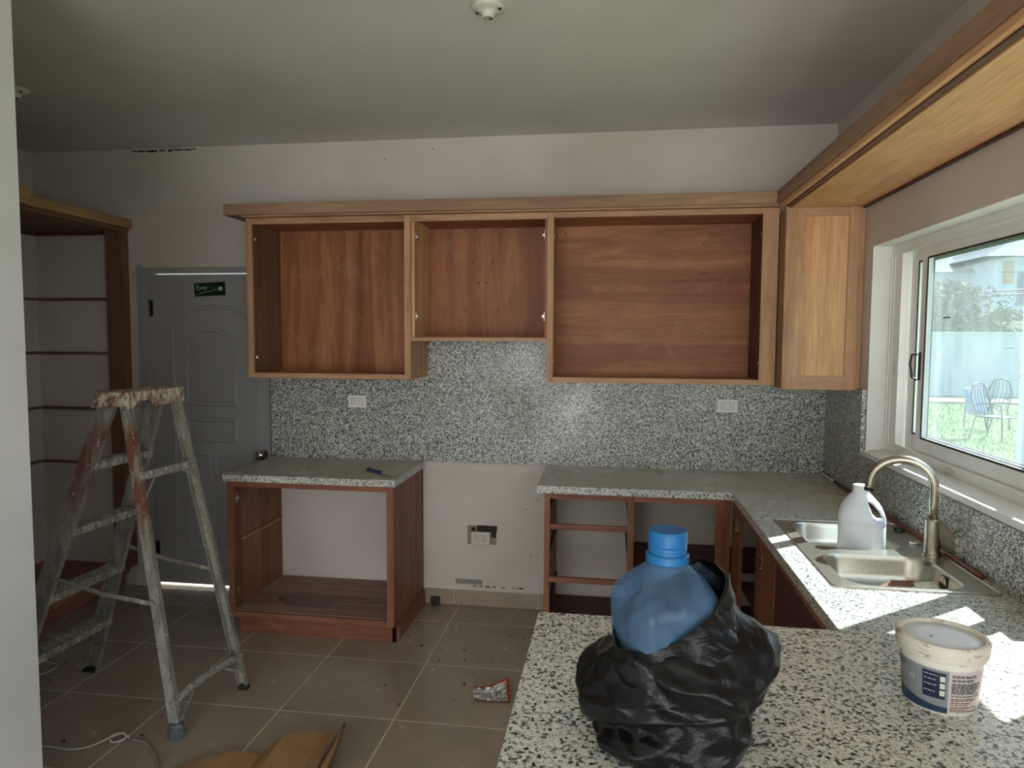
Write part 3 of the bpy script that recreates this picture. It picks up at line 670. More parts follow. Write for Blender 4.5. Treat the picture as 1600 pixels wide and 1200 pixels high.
    B('bed_strip', (-3.31, -.41, 2.337), (-.378, -.36, 2.36), wood('raw', 'x'), c)
    B('fascia_return', (-3.405, -.41, 2.345), (-3.383, -.002, 2.408), wood('raw_grey', 'y'), c); B('underside', (-3.383, -.41, 2.345), (-3.31, -.002, 2.352), wood('raw_grey', 'y'), c)
    # soffit bridge above window
    c = thing('soffit_bridge', 'boxed wooden pelmet with plywood underside running above the window', 'pelmet', (-.2, -1.7, 2.31))
    Y1 = -3.3
    B('fascia', (-.402, Y1, 2.347), (-.380, -.41, 2.410), wood('raw_grey', 'y'), c, bevel=.003)
    B('bed_strip', (-.392, Y1, 2.322), (-.366, -.44, 2.347), wood('veneer', 'y'), c, bevel=.004)
    B('cove_strip', (-.374, Y1, 2.316), (-.353, -.505, 2.324), wood('dark', 'y'), c)
    B('underside_panel', (-.350, Y1, 2.311), (-.006, -.45, 2.323), wood('veneer', 'y'), c, label='pale plywood underside')
    B('wall_batten', (-.02, Y1, 2.301), (-.002, -.51, 2.311), wood('dark', 'y'), c)
upper()

def lower():
    # left base cabinet
    c = thing('base_cabinet', 'open doorless reddish base cabinet under the small worktop, no back', 'cabinet', (-2.84, -.3, 0))
    F = -.585; x0, x1 = -3.318, -2.362
    B('side_panel', (x0, F, .09), (x0+.018, -.003, .862), wood('stain', 'z'), c); B('side_panel', (x1-.018, F, 0), (x1, -.014, .862), wood('stain', 'z'), c)
    B('face_stile', (x0, F-.02, .09), (x0+.03, F, .862), wood('stain', 'z'), c); B('face_stile', (x1-.04, F-.02, .09), (x1, F, .862), wood('stain', 'z'), c)
    B('top_rail', (x0+.03, F-.02, .832), (x1-.04, F, .862), wood('stain', 'x'), c); B('bottom_rail', (x0+.03, F-.02, .09), (x1-.04, F, .125), wood('stain', 'x'), c)
    B('deck', (x0+.018, F, .112), (x1-.018, -.014, .128), wood('dusty', 'x'), c, label='dusty bottom board with a dark spill stain')
    B('toe_kick', (x0+.05, F+.0, 0), (x1-.0, F+.018, .09), wood('stain', 'x'), c); B('plinth_side', (x1, -.56, 0), (x1+.012, -.02, .085), wood('stain', 'y'), c)
    B('shelf_batten', (x0+.018, F+.09, .50), (x0+.030, -.02, .516), wood('raw', 'y'), c)
    for z in (.755, .225): hinge_plate(c, x0+.018, F+.04, z, 1); hinge_plate(c, x1-.018, F+.04, z, -1)
    MB().prism([(-2.95+.17*math.cos(t)*(1+.25*math.sin(3*t)), -.42+.09*math.sin(t)*(1+.2*math.cos(2*t))) for t in (2*math.pi*i/24 for i in range(24))], 'z', .1281, .1286).build('spill_stain', plain('spill', srgb(104, 62, 50), .35), c, fix=False)
    # drawer carcass
    c = thing('drawer_unit', 'narrow wooden carcass with three empty drawer openings and black slides', 'cabinet', (-1.33, -.3, 0))
    B('side_panel', (-1.552, F, 0), (-1.535, -.014, .862), wood('stain', 'z'), c); B('side_panel', (-1.112, F, 0), (-1.096, -.014, .862), wood('stain', 'z'), c)
    B('face_stile', (-1.552, F-.02, .09), (-1.522, F, .862), wood('stain', 'z'), c); B('face_stile', (-1.126, F-.02, .09), (-1.092, F, .862), wood('stain', 'z'), c)
    for z, h in ((.832, .03), (.672, .028), (.392, .028), (.09, .04)): B('rail', (-1.522, F-.02, z), (-1.126, F, z+h), wood('stain', 'x'), c)
    B('deck', (-1.535, F, .09), (-1.112, -.014, .106), wood('dark', 'x'), c); B('toe_kick', (-1.552, F+.05, 0), (-1.096, F+.065, .09), wood('dark', 'x'), c)
    for z in (.765, .54, .25):
        for xa, xb in ((-1.535, -1.522), (-1.126, -1.112)):
            b = MB().box((xa, F+.005, z-.02), (xb, -.08, z+.02)); b.box((xa-.001, F+.0, z-.011), (xb+.002, -.2, z+.011)); b.build('drawer_slide', M['slide'], c)
    # open corner base unit
    c = thing('base_cabinet', 'open corner base cabinet with a shelf, right of the drawer carcass', 'cabinet', (-.85, -.3, 0))
    B('corner_post', (-.690, F-.02, 0), (-.618, F, .862), wood('stain', 'z'), c); B('top_rail', (-1.092, F-.02, .832), (-.690, F, .862), wood('stain', 'x'), c)
    B('deck', (-1.096, F, .09), (-.05, -.022, .106), wood('dark', 'x'), c); B('shelf', (-1.096, -.45, .44), (-.05, -.022, .456), wood('dark', 'x'), c)
    B('bottom_rail', (-1.092, F-.02, .09), (-.690, F, .125), wood('stain', 'x'), c); B('toe_kick', (-1.09, F+.05, 0), (-.66, F+.065, .09), wood('dark', 'x'), c)
    hinge_plate(c, -.690, F+.01, .76, -1)
    # sink leg
    c = thing('sink_cabinet', 'long base cabinet under the sink with one open bay and dark red panel', 'cabinet', (-.3, -1.6, 0))
    X = -.592
    B('face_stile', (X-.02, -.80, .09), (X, -.615, .862), wood('stain', 'z'), c); B('face_stile', (X-.02, -1.52, .09), (X, -1.19, .862), wood('stain', 'z'), c)
    B('face_stile', (X-.02, -2.72, .09), (X, -2.60, .862), wood('stain', 'z'), c); B('top_rail', (X-.0195, -2.60, .84), (X, -.80, .862), wood('stain', 'y'), c)
    B('bottom_rail', (X-.0195, -2.60, .09), (X, -.80, .12), wood('stain', 'y'), c); B('toe_kick', (X+.03, -2.72, 0), (X+.045, -.62, .09), wood('dark', 'y'), c)
    B('front_panel', (X-.014, -2.60, .12), (X-.004, -1.52, .84), plain('dark_red_panel', srgb(84, 44, 40), .5, 0, .15, 8), c, label='plain dark red-brown front panel')
    B('partition', (X, -1.36, .09), (-.02, -1.344, .70), wood('dark', 'z'), c); B('deck', (X, -2.72, .09), (-.021, -.60, .106), wood('dark', 'y'), c)
    B('shelf', (X+.02, -1.344, .44), (-.021, -.62, .456), wood('dark', 'y'), c)
    for y, z in ((-.74, .78), (-1.30, .78), (-.74, .25), (-1.30, .25)):
        b = MB(); b.box((X-.024, y-.012, z-.03), (X-.02, y+.012, z+.03)).box((X-.026, y-.03, z-.008), (X-.02, y+.03, z+.008)).lathe((X-.02, y, z-.035), [(.014, 0), (.014, -.008)], 12, axis='x'); b.build('hinge_plate', M['nickel'], c)
lower()

def pantry():
    c = thing('pantry_unit', 'unfinished wooden pantry frame in the left corner without shelves', 'shelving', (-4.7, -.5, 0))
    B('post', (-4.445, -.062, 0.14), (-4.36, -.002, 2.335), wood('pantry', 'z'), c, label='dark back half of post'); B('post_edge', (-4.36, -.066, 0.14), (-4.325, -.002, 2.335), wood('pantry', 'z'), c)
    B('fascia', (-4.318, -.86, 2.35), (-4.292, -.002, 2.406), wood('honey', 'y'), c, bevel=.003); B('fascia_return', (-4.318, -1.6, 2.35), (-4.262, -.83, 2.432), wood('honey', 'y'), c, bevel=.003)
    B('bed_strip', (-4.36, -1.6, 2.325), (-4.318, -.002, 2.352), wood('pantry', 'y'), c)
    B('soffit_panel', (-4.998, -1.6, 2.335), (-4.36, -.002, 2.347), wood('pantry', 'y'), c); B('rear_batten', (-4.998, -.02, 2.312), (-4.445, -.002, 2.335), wood('dark', 'x'), c); B('side_batten', (-4.998, -1.6, 2.312), (-4.98, -.02, 2.335), wood('dark', 'y'), c)
    for z in (1.898, 1.545, 1.18, .82):
        B('shelf_batten', (-4.98, -.02, z-.009), (-4.445, -.002, z+.009), wood('pantry', 'x'), c); B('shelf_batten', (-4.998, -1.4, z-.009), (-4.98, -.02, z+.009), wood('pantry', 'y'), c)
    B('deck', (-4.996, -1.6, .125), (-4.385, -.002, .142), wood('stain', 'y'), c); B('front_lip', (-4.41, -1.6, .085), (-4.385, -.002, .125), wood('stain', 'y'), c); B('toe_kick', (-4.44, -1.6, 0), (-4.42, -.002, .085), wood('stain', 'y'), c)
pantry()

# ------------------------------------------------------------------ fixtures
def lampholder(x, y, lb):
    o = thing('lamp_holder', lb, 'lamp holder', (x, y, H), 'bare ceiling lamp holders')
    MB().lathe((x, y, H), [(.060, 0), (.060, -.008), (.056, -.013), (.040, -.018), (.027, -.024), (.023, -.036), (.022, -.044), (.017, -.044), (.017, -.022), (.002, -.020)], 36).build('base', M['porcelain'], o, smooth=True)
    MB().lathe((x, y, H), [(.0168, -.024), (.0168, -.043), (.015, -.043), (.015, -.026)], 24).build('socket_shell', M['nickel'], o, smooth=True)
    b = MB()
    for a in (2.9, 6.0): b.lathe((x+.045*math.cos(a), y+.045*math.sin(a), H-.0155), [(.007, 0), (.006, -.004)], 10)
    b.build('screw', M['slide'], o)
lampholder(-1.674, -1.60, 'white porcelain lamp holder near the middle of the ceiling, no bulb')
lampholder(-4.10, -1.07, 'white porcelain lamp holder in the far left corner of the ceiling')
def outlet(x, z, lb, mat, tilt=0, y=-.02, proud=.006):
    o = thing('power_outlet', lb, 'outlet', (x, y, z), 'power outlets on the back wall')
    MB().box((x-.058, y-proud, z-.038), (x+.058, y, z+.038)).build('cover_plate', mat, o, bevel=.003)
    MB().box((x-.034, y-proud-.002, z-.018), (x+.034, y-proud, z+.018)).build('receptacle', mat, o, bevel=.001)
    b = MB(); yy = y-proud-.0026
    for cx in (-.017, .019):
        b.box((x+cx-.008, yy, z+.006), (x+cx+.001, yy+.001, z+.009)).box((x+cx-.008, yy, z-.009), (x+cx+.001, yy+.001, z-.006)).lathe((x+cx+.008, yy, z), [(.0024, 0), (.0024, .001)], 8, axis='y')
    b.build('slot', M['dark_slot'], o); b = MB()
    for p, q in (((-.036, -.020), (.036, -.0185)), ((-.036, .0185), (.036, .020)), ((-.036, -.02), (-.0345, .02)), ((.0345, -.02), (.036, .02))): b.box((x+p[0], y-proud-.0006, z+p[1]), (x+q[0], y-proud, z+q[1]))
    b.build('outline', M['crack'], o)
    if tilt: o.rotation_euler = (0, rad(tilt), 0)
outlet(-2.781, 1.262, 'white outlet on the backsplash below the left wall cabinet', M['white_plastic'])
outlet(-.556, 1.277, 'white outlet on the backsplash below the right wall cabinet', M['white_plastic'])
outlet(-2.0, .433, 'beige outlet in a rough cement patch low between the cabinets', M['cream_plastic'], 1.5, y=-.012, proud=.010)
b = MB(); b.box((-2.085, -.004, .39), (-1.905, 0, .505)); b.build('outlet_surround', M['cement'], wb)
b = MB(); b.box((-2.025, -.005, .47), (-1.90, -.003, .508)).box((-1.935, -.005, .435), (-1.905, -.003, .47)).box((-2.06, -.005, .465), (-2.035, -.003, .495)); b.build('wall_hole', M['hole'], wb)

def sink():
    s = thing('sink', 'double-bowl stainless steel sink set in the worktop', 'sink', (-.29, -1.52, .9))
    r1 = rrect(-.478, -1.500, -.150, -1.150, .075, 8); r2 = rrect(-.478, -1.900, -.118, -1.575, .075, 8)
    b = MB().slab(rrect(-.530, -1.930, -.045, -1.115, .02, 4), [r1, r2], .9005, .9035)
    b.build('deck', M['steel'], s)
    # raised border
    pts = [(x, y, .9040) for x, y in rrect(-.526, -1.926, -.049, -1.119, .02, 4)]; MB().tube(pts+[pts[0]], .0028, 6, cap=False).build('raised_edge', M['steel'], s, smooth=True)
    def bowl(x0, y0, x1, y1, depth):
        prof = [(0, 0.0035, .075), (.004, -.002, .072), (.008, -.015, .07), (.014, -depth+.03, .065), (.024, -depth+.008, .055), (.045, -depth, .045), (.10, -depth-.003, .03)]
        vs_ = []; n = 0
        for off, dz, r in prof:
            loop = rrect(x0+off, y0+off, x1-off, y1-off, r, 8); n = len(loop); vs_ += [(x, y, .9+dz) for x, y in loop]
        fs = [(i*n+j, i*n+(j+1) % n, (i+1)*n+(j+1) % n, (i+1)*n+j) for i in range(len(prof)-1) for j in range(n)]+[tuple((len(prof)-1)*n+j for j in range(n))]
        o = MB().add(vs_, fs).build('bowl', M['steel'], s, smooth=True)
        cx, cy = (x0+x1)/2, (y0+y1)/2
        MB().lathe((cx, cy, .9-depth-.0025), [(.042, 0), (.042, .003), (.034, .002), (.03, -.001)], 24).build('drain', M['chrome'], o, smooth=True)
        return o
    bowl(-.478, -1.500, -.150, -1.150, .088); b2 = bowl(-.478, -1.900, -.118, -1.575, .088)
    MB().lathe((-.085, -1.40, .9035), [(.022, 0), (.022, .006), (.016, .009), (.004, .009)], 16).build('hole_cover', M['steel'], s, smooth=True)
    # maker's sticker on the bowl wall: white oval with dark rim
    cx, cy, cz = -.1300, -1.735, .868
    b = MB(); b.prism([(cy+.027*math.cos(t), cz+.028*math.sin(t)) for t in (2*math.pi*i/24 for i in range(24))], 'x', cx-.0012, cx-.0002); o = b.build('sticker', plain('sticker_rim', srgb(40, 36, 36), .5), s, label='oval black and white maker sticker')
    MB().prism([(cy+.023*math.cos(t), cz+.024*math.sin(t)) for t in (2*math.pi*i/24 for i in range(24)) if math.sin(t) > -.25], 'x', cx-.0018, cx-.0010).build('sticker_face', plain('sticker_white', srgb(214, 204, 190), .5), o)
    b = MB()
    for k in range(3): b.box((cx-.0024, cy-.012, cz+.002+k*.007), (cx-.0018, cy+.012-.004*k, cz+.005+k*.007))
    b.build('sticker_print', plain('sticker_red', srgb(190, 90, 80), .5), o)
    # wood offcut and crumpled scrap in near bowl
    o = MB().prism([(-.31, -1.675), (-.24, -1.615), (-.175, -1.625), (-.150, -1.68), (-.27, -1.74)], 'z', .8215, .828).build('wood_offcut', wood('stain', 'x'), bevel=.001)
    o.rotation_euler = (rad(3), rad(-4), 0); tag(o, 'thin brown wood offcut lying in the near sink bowl', 'wood')
    b = MB(); prof = []
    bm = bmesh.new(); bmesh.ops.create_icosphere(bm, subdivisions=3, radius=1)
    for v in bm.verts:
        d = 1+.5*noise.noise(v.co*2.3)+.25*noise.noise(v.co*6); v.co = Vector((v.co.x*.040*d, v.co.y*.028*d, v.co.z*.020*d))
    me = bpy.data.meshes.new('paper_scrap'); bm.to_mesh(me); bm.free(); me.materials.append(plain('scrap_white', srgb(210, 206, 190), .6)); o = bpy.data.objects.new('paper_scrap', me); COL.objects.link(o); o.location = (-.165, -1.715, .842); tag(o, 'crumpled off-white scrap beside the sticker in the near bowl', 'scrap')
sink()
def faucet():
    x, y, z = -.083, -1.536, .9035
    f = thing('faucet', 'brushed gooseneck kitchen faucet with side lever behind the sink', 'faucet', (x, y, z))
    MB().lathe((x, y, z), [(.031, 0), (.031, .005), (.027, .008), (.0255, .012), (.0255, .125), (.022, .130), (.0145, .131)], 28).build('body', M['nickel'], f, smooth=False)
    R = .098;  pts = [(x, y, z+.128), (x, y, z+.18), (x, y, z+.235)]
    for i in range(1, 17):
        a = math.pi*1.0*i/16; pts.append((x-R*(1-math.cos(a)), y+.055*(1-math.cos(a))/2, z+.235+R*math.sin(a)))
    q = pts[-1]; pts.append((q[0]-.002, q[1], q[2]-.02))
    MB().tube(pts, .0155, 18).build('spout', M['nickel'], f, smooth=True)
    MB().lathe((q[0]-.002, q[1], q[2]-.024), [(.0160, 0), (.0160, .012), (.010, .012)], 18).build('aerator', M['slide'], f, smooth=True)
    b = MB(); b.prism([(-.006, .120), (.016, .122), (.052, .052), (.058, .026), (.046, .010), (.026, .010), (.012, .03)], 'y', -.012, .012)
    b.v = [(vx+x+.012, vy+y-.016, vz+z) for vx, vy, vz in b.v]; b.build('lever', M['nickel'], f, bevel=.004)
faucet()
o = MB().tube(smooth_path([(-.038, -.66, .909), (-.036, -.9, .910), (-.038, -1.2, .909), (-.034, -1.5, .911), (-.036, -1.78, .909)], 5), .0085, 10).build('supply_tube', M['copper'], smooth=True); tag(o, 'brown flexible tube lying along the foot of the right backsplash', 'tube')
o = MB().tube([(-.034, -.05, .9075), (-.034, -.24, .9075)], .0072, 10).build('plastic_strip', M['pvc']); tag(o, 'short white plastic strip in the worktop corner', 'strip')
o = MB().tube([(-.034, -.27, .9062), (-.036, -.64, .9062)], .006, 8).build('rubber_strip', M['slide']); tag(o, 'dark strip lying between the white strip and brown tube', 'strip')
o = MB().lathe((-.072, -1.225, .9), [(.018, 0), (.020, .006), (.017, .014), (.006, .015)], 14).build('rubber_plug', M['black'], smooth=True); tag(o, 'small black rubber plug behind the sink near the tube', 'plug')

def jug():
    x, y, z0 = -.268, -1.385, .8125
    j = thing('plastic_jug', 'white plastic jug with moulded handle standing in the far sink bowl', 'jug', (x, y, z0))
    W = .091; D_ = .075
    def ring(z, wx, wy, ox=0, p=3.0, n=40):
        return [(x+ox+wx*math.copysign(abs(math.cos(t))**(2/p), math.cos(t)), y+wy*math.copysign(abs(math.sin(t))**(2/p), math.sin(t)), z0+z) for t in (2*math.pi*i/n for i in range(n))]
    pr = [(0, .078, .064), (.006, .086, .071), (.02, W, D_), (.20, W, D_), (.208, W-.003, D_-.003), (.216, W, D_), (.24, .0905, .074), (.265, .086, .069), (.29, .079, .063), (.315, .068, .054), (.335, .054, .044), (.352, .042, .038), (.362, .033, .033), (.372, .030, .030)]
    vs_ = []
    for i, (h, a, c_) in enumerate(pr): vs_ += ring(h, a, c_, -.008*max(0, (h-.22)/.15), 2.0+1.4*max(0, 1-max(0, h-.2)/.13) if h > .2 else 3.4)
    n = 40; fs = [(i*n+k, i*n+(k+1) % n, (i+1)*n+(k+1) % n, (i+1)*n+k) for i in range(len(pr)-1) for k in range(n)]+[tuple(range(n))[::-1], tuple((len(pr)-1)*n+k for k in range(n))]
    jm, nt, bs = principled('hdpe', srgb(226, 232, 240), .35); bs.inputs['Subsurface Weight'].default_value = .25; bs.inputs['Subsurface Radius'].default_value = (.03, .03, .03)
    body = MB().add(vs_, fs).build('body', jm, j, smooth=True)
    # handle opening cut through the shoulder on the window side
    cut = MB().prism([(x+.016, z0+.328), (x+.032, z0+.326), (x+.060, z0+.288), (x+.077, z0+.248), (x+.075, z0+.228), (x+.056, z0+.222), (x+.038, z0+.240), (x+.024, z0+.285)], 'y', y-.12, y+.12).build('cut', jm, origin=(0, 0, 0), bevel=.004)
    md = body.modifiers.new('b', 'BOOLEAN'); md.operation = 'DIFFERENCE'; md.object = cut; md.solver = 'EXACT'
    bpy.context.view_layer.update(); dg = bpy.context.evaluated_depsgraph_get(); nm = bpy.data.meshes.new_from_object(body.evaluated_get(dg)); body.modifiers.clear(); body.data = nm
    for p_ in nm.polygons: p_.use_smooth = True
    try: nm.set_sharp_from_angle(angle=rad(50))
    except Exception: pass
    bpy.data.objects.remove(cut)
    MB().tube([(x+.020, y-.030, z0+.330), (x+.040, y-.040, z0+.320), (x+.066, y-.0475, z0+.286), (x+.082, y-.050, z0+.25), (x+.080, y-.055, z0+.228), (x+.058, y-.066, z0+.224), (x+.038, y-.064, z0+.242), (x+.022, y-.050, z0+.285), (x+.014, y-.034, z0+.325), (x+.020, y-.030, z0+.330)], .006, 8).build('handle_rim', jm, j, smooth=True)
    MB().lathe((x-.008, y, z0+.370), [(.033, 0), (.033, .006), (.031, .008), (.031, .030), (.028, .032), (.004, .032)], 28).build('cap', M['white_plastic'], j, smooth=False, bevel=0)
jug()
bpy.data.objects['plastic_jug'].scale = (.90, .86, .755); bpy.data.objects['plastic_jug'].rotation_euler = (0, 0, rad(-19))

def tub():
    x, y, z0 = -.680, -2.965, 1.0795
    t = thing('plastic_tub', 'small white lidded plastic tub with blue and grey label on the bar', 'tub', (x, y, z0))
    wm, nt, bs = principled('tub_plastic', srgb(214, 208, 194), .4); v = coords(nt, (1, 1, 2.5), rnd=False); sx_ = N(nt, 'ShaderNodeSeparateXYZ'); nt.links.new(N(nt, 'ShaderNodeTexCoord').outputs['Object'], sx_.inputs[0])
    n = noise_n(nt, v, 32, 5, .65); nt.links.new(mixc(nt, ramp(nt, n, [(0.55, (0, 0, 0)), (0.64, (.75, .75, .75))]), srgb(214, 208, 194), srgb(122, 84, 56)), bs.inputs['Base Color'])
    R0, R1, HH = .0605, .071, .112
    MB().lathe((x, y, z0), [(.057, 0), (R0, .004), (.069, .094), (.071, .096), (.071, .099), (.069, .101), (.0695, .110), (.060, .110), (.058, .02), (.002, .018)], 48).build('body', plain('tub_white', srgb(220, 216, 206), .4, 0, .04), t, smooth=False)
    MB().lathe((x, y, z0), [(.0695, .092), (.0745, .094), (.0755, .100), (.0735, .103), (.0770, .105), (.0775, .118), (.0745, .122), (.0690, .122), (.0665, .1165), (.0655, .1160)], 56).build('lid_rim', wm, t, smooth=False, label='lid rim spattered with brown paint')
    MB().lathe((x, y, z0), [(.0675, .1145), (.0670, .1165), (.040, .1172), (.002, .1174)], 48).build('lid', plain('lid_top', srgb(224, 230, 240), .35, 0, .05, 30), t, smooth=True)
    MB().lathe((x-.022, y-.006, z0+.1176), [(.0022, 0), (.002, .0006)], 8).build('speck', M['crack'], t)
    def Rz(z): return .0605+(.069-.0605)*(z-.004)/.09
    cam = Vector((-1.213, -4.146)); face = math.atan2(cam.y-y, cam.x-x)
    def patch(nm, a0, a1, z0_, z1_, mat, lift=.0004, ztop=None, zbot=None, n=14, par=t):
        b = MB(); vs_ = []
        for i in range(n+1):
            u = i/n; a = face+rad(a0+(a1-a0)*u); lo = zbot(u) if zbot else z0_; hi = ztop(u) if ztop else z1_
            for zz in (lo, hi): r = Rz(zz)+lift; vs_.append((x+r*math.cos(a), y+r*math.sin(a), z0+zz))
        return b.add(vs_, [(2*i, 2*i+2, 2*i+3, 2*i+1) for i in range(n)]).build(nm, mat, par, fix=False)
    # seen from the camera, larger angle = further right
    lab = patch('label', -95, 75, .006, .082, plain('label_paper', srgb(198, 190, 186), .5, 0, .03))
    patch('label_panel', -95, 12, .012, .080, plain('label_grey', srgb(132, 138, 142), .5, 0, .04), .0007, par=lab)
    patch('label_band', -95, 12, .006, .03, plain('label_navy', srgb(32, 54, 84), .5, 0, .04), .0010, ztop=lambda u: .036-.020*math.sin(u*1.5), zbot=lambda u: .006, par=lab)
    patch('label_square', -24, 8, .030, .076, plain('label_dark_blue', srgb(22, 32, 62), .5, 0, .05), .0013, par=lab)
    wp = plain('label_white', srgb(212, 210, 200), .5)
    for k in range(3): patch('label_picture', 0, 7, .036+k*.0125, .0455+k*.0125, wp, .0018, n=3, par=lab)
    bl = plain('label_print_dark', srgb(40, 36, 40), .6); rd = plain('label_print_red', srgb(176, 60, 60), .6)
    def stripes(nm, a0, a1, zs, mat, h, seed):
        rr = random.Random(seed); b = MB()
        for zz in zs:
            a = a0; end = a0+(a1-a0)*rr.uniform(.6, 1)
            while a < end:
                da = rr.uniform(2, 7); aa, ab = face+rad(a), face+rad(min(a+da, a1)); r = Rz(zz)+.0019
                am = (aa+ab)/2
                b.add([(x+r*math.cos(q), y+r*math.sin(q), z0+zz+dz) for dz in (0, h) for q in (aa, am, ab)], [(0, 1, 4, 3), (1, 2, 5, 4)]); a += da+1.3
        b.build(nm, mat, lab, fix=False)
    stripes('print_line', 16, 66, [.074, .0715, .067, .0645, .060, .0575, .055, .0525, .050, .0475, .045, .0425, .038, .033, .026, .018, .0115], bl, .0013, 3)
    stripes('print_line', 16, 52, [.030, .0225, .0145], rd, .0013, 5)
    stripes('print_line', -22, -2, [.070, .062, .0525, .041], wp, .0011, 6)
    stripes('print_line', -80, -45, [.074, .071, .068, .040], bl, .0012, 8)
    vs_, fs_ = text_tris('ca', .014); r = Rz(.055)+.002; b = MB()
    b.add([(x+r*math.cos(face+rad(-46)+v.x/r), y+r*math.sin(face+rad(-46)+v.x/r), z0+.053+v.y) for v in vs_], fs_); b.build('print_word', wp, lab, fix=False)
tub()
bpy.data.objects['plastic_tub'].scale = (.86, .86, .93)

# ------------------------------------------------------------------ bag and bottle
def bottle():
    x, y, z0 = -1.131, -3.145, 1.085
    t = thing('water_bottle', 'large blue plastic water bottle standing inside the black bag', 'bottle', (x, y, z0))
    bm_ = bpy.data.materials.new('blue_bottle'); nt = nt_new(bm_); o = N(nt, 'ShaderNodeOutputMaterial')
    tr = N(nt, 'ShaderNodeBsdfTransparent'); tr.inputs[0].default_value = (.58, .76, .90, 1); d = N(nt, 'ShaderNodeBsdfPrincipled'); d.inputs['Base Color'].default_value = (*srgb(124, 164, 204), 1); d.inputs['Roughness'].default_value = .12
    mx = N(nt, 'ShaderNodeMixShader'); v = coords(nt, rnd=False); n = noise_n(nt, v, 12, 3, .5, 1); nt.links.new(ramp(nt, n, [(0.3, (.16,)*3), (0.7, (.38,)*3)]), mx.inputs[0]); nt.links.new(tr.outputs[0], mx.inputs[1]); nt.links.new(d.outputs[0], mx.inputs[2]); nt.links.new(mx.outputs[0], o.inputs[0])
    pr = [(0, .055, 3), (.01, .064, 3.4), (.13, .068, 3.6), (.175, .070, 3.6), (.200, .072, 3.4), (.214, .070, 3.0), (.230, .060, 2.6), (.246, .043, 2.2), (.257, .030, 2.0), (.264, .0245, 2.0)]
    n = 48; vs_ = []; rot = rad(20)
    for h, r, p in pr:
        for k in range(n):
            a = 2*math.pi*k/n; s = 1/((abs(math.cos(a))**p+abs(math.sin(a))**p)**(1/p)); q = Vector((math.cos(a)*r*s, math.sin(a)*r*s, h))
            dent = .006*noise.noise(Vector((q.x*28, q.y*28, q.z*22))) * (1 if h < .24 else 0)
            rr_ = 1+dent/r; X, Y = q.x*rr_, q.y*rr_; vs_.append((x+X*math.cos(rot)-Y*math.sin(rot)-.02*max(0, .24-h)*1.0, y+X*math.sin(rot)+Y*math.cos(rot), z0+h))
    fs = [(i*n+k, i*n+(k+1) % n, (i+1)*n+(k+1) % n, (i+1)*n+k) for i in range(len(pr)-1) for k in range(n)]+[tuple(range(n))[::-1]]
    b_ = MB().add(vs_, fs).build('body', bm_, t, smooth=True)
    md = b_.modifiers.new('s', 'SUBSURF'); md.levels = 1; md.render_levels = 1
    MB().lathe((x, y, z0), [(.0245, .258), (.0305, .262), (.0305, .272), (.0285, .274)], 40).build('neck_ring', M['blue_cap'], t, smooth=False)
    prof = [(.0262, .274), (.0262, .279), (.0275, .280), (.0275, .284), (.0268, .285), (.0275, .287), (.0278, .303), (.0262, .3065), (.002, .307)]
    MB().lathe((x, y, z0), prof, 48).build('cap', M['blue_cap'], t, smooth=False)
bottle()
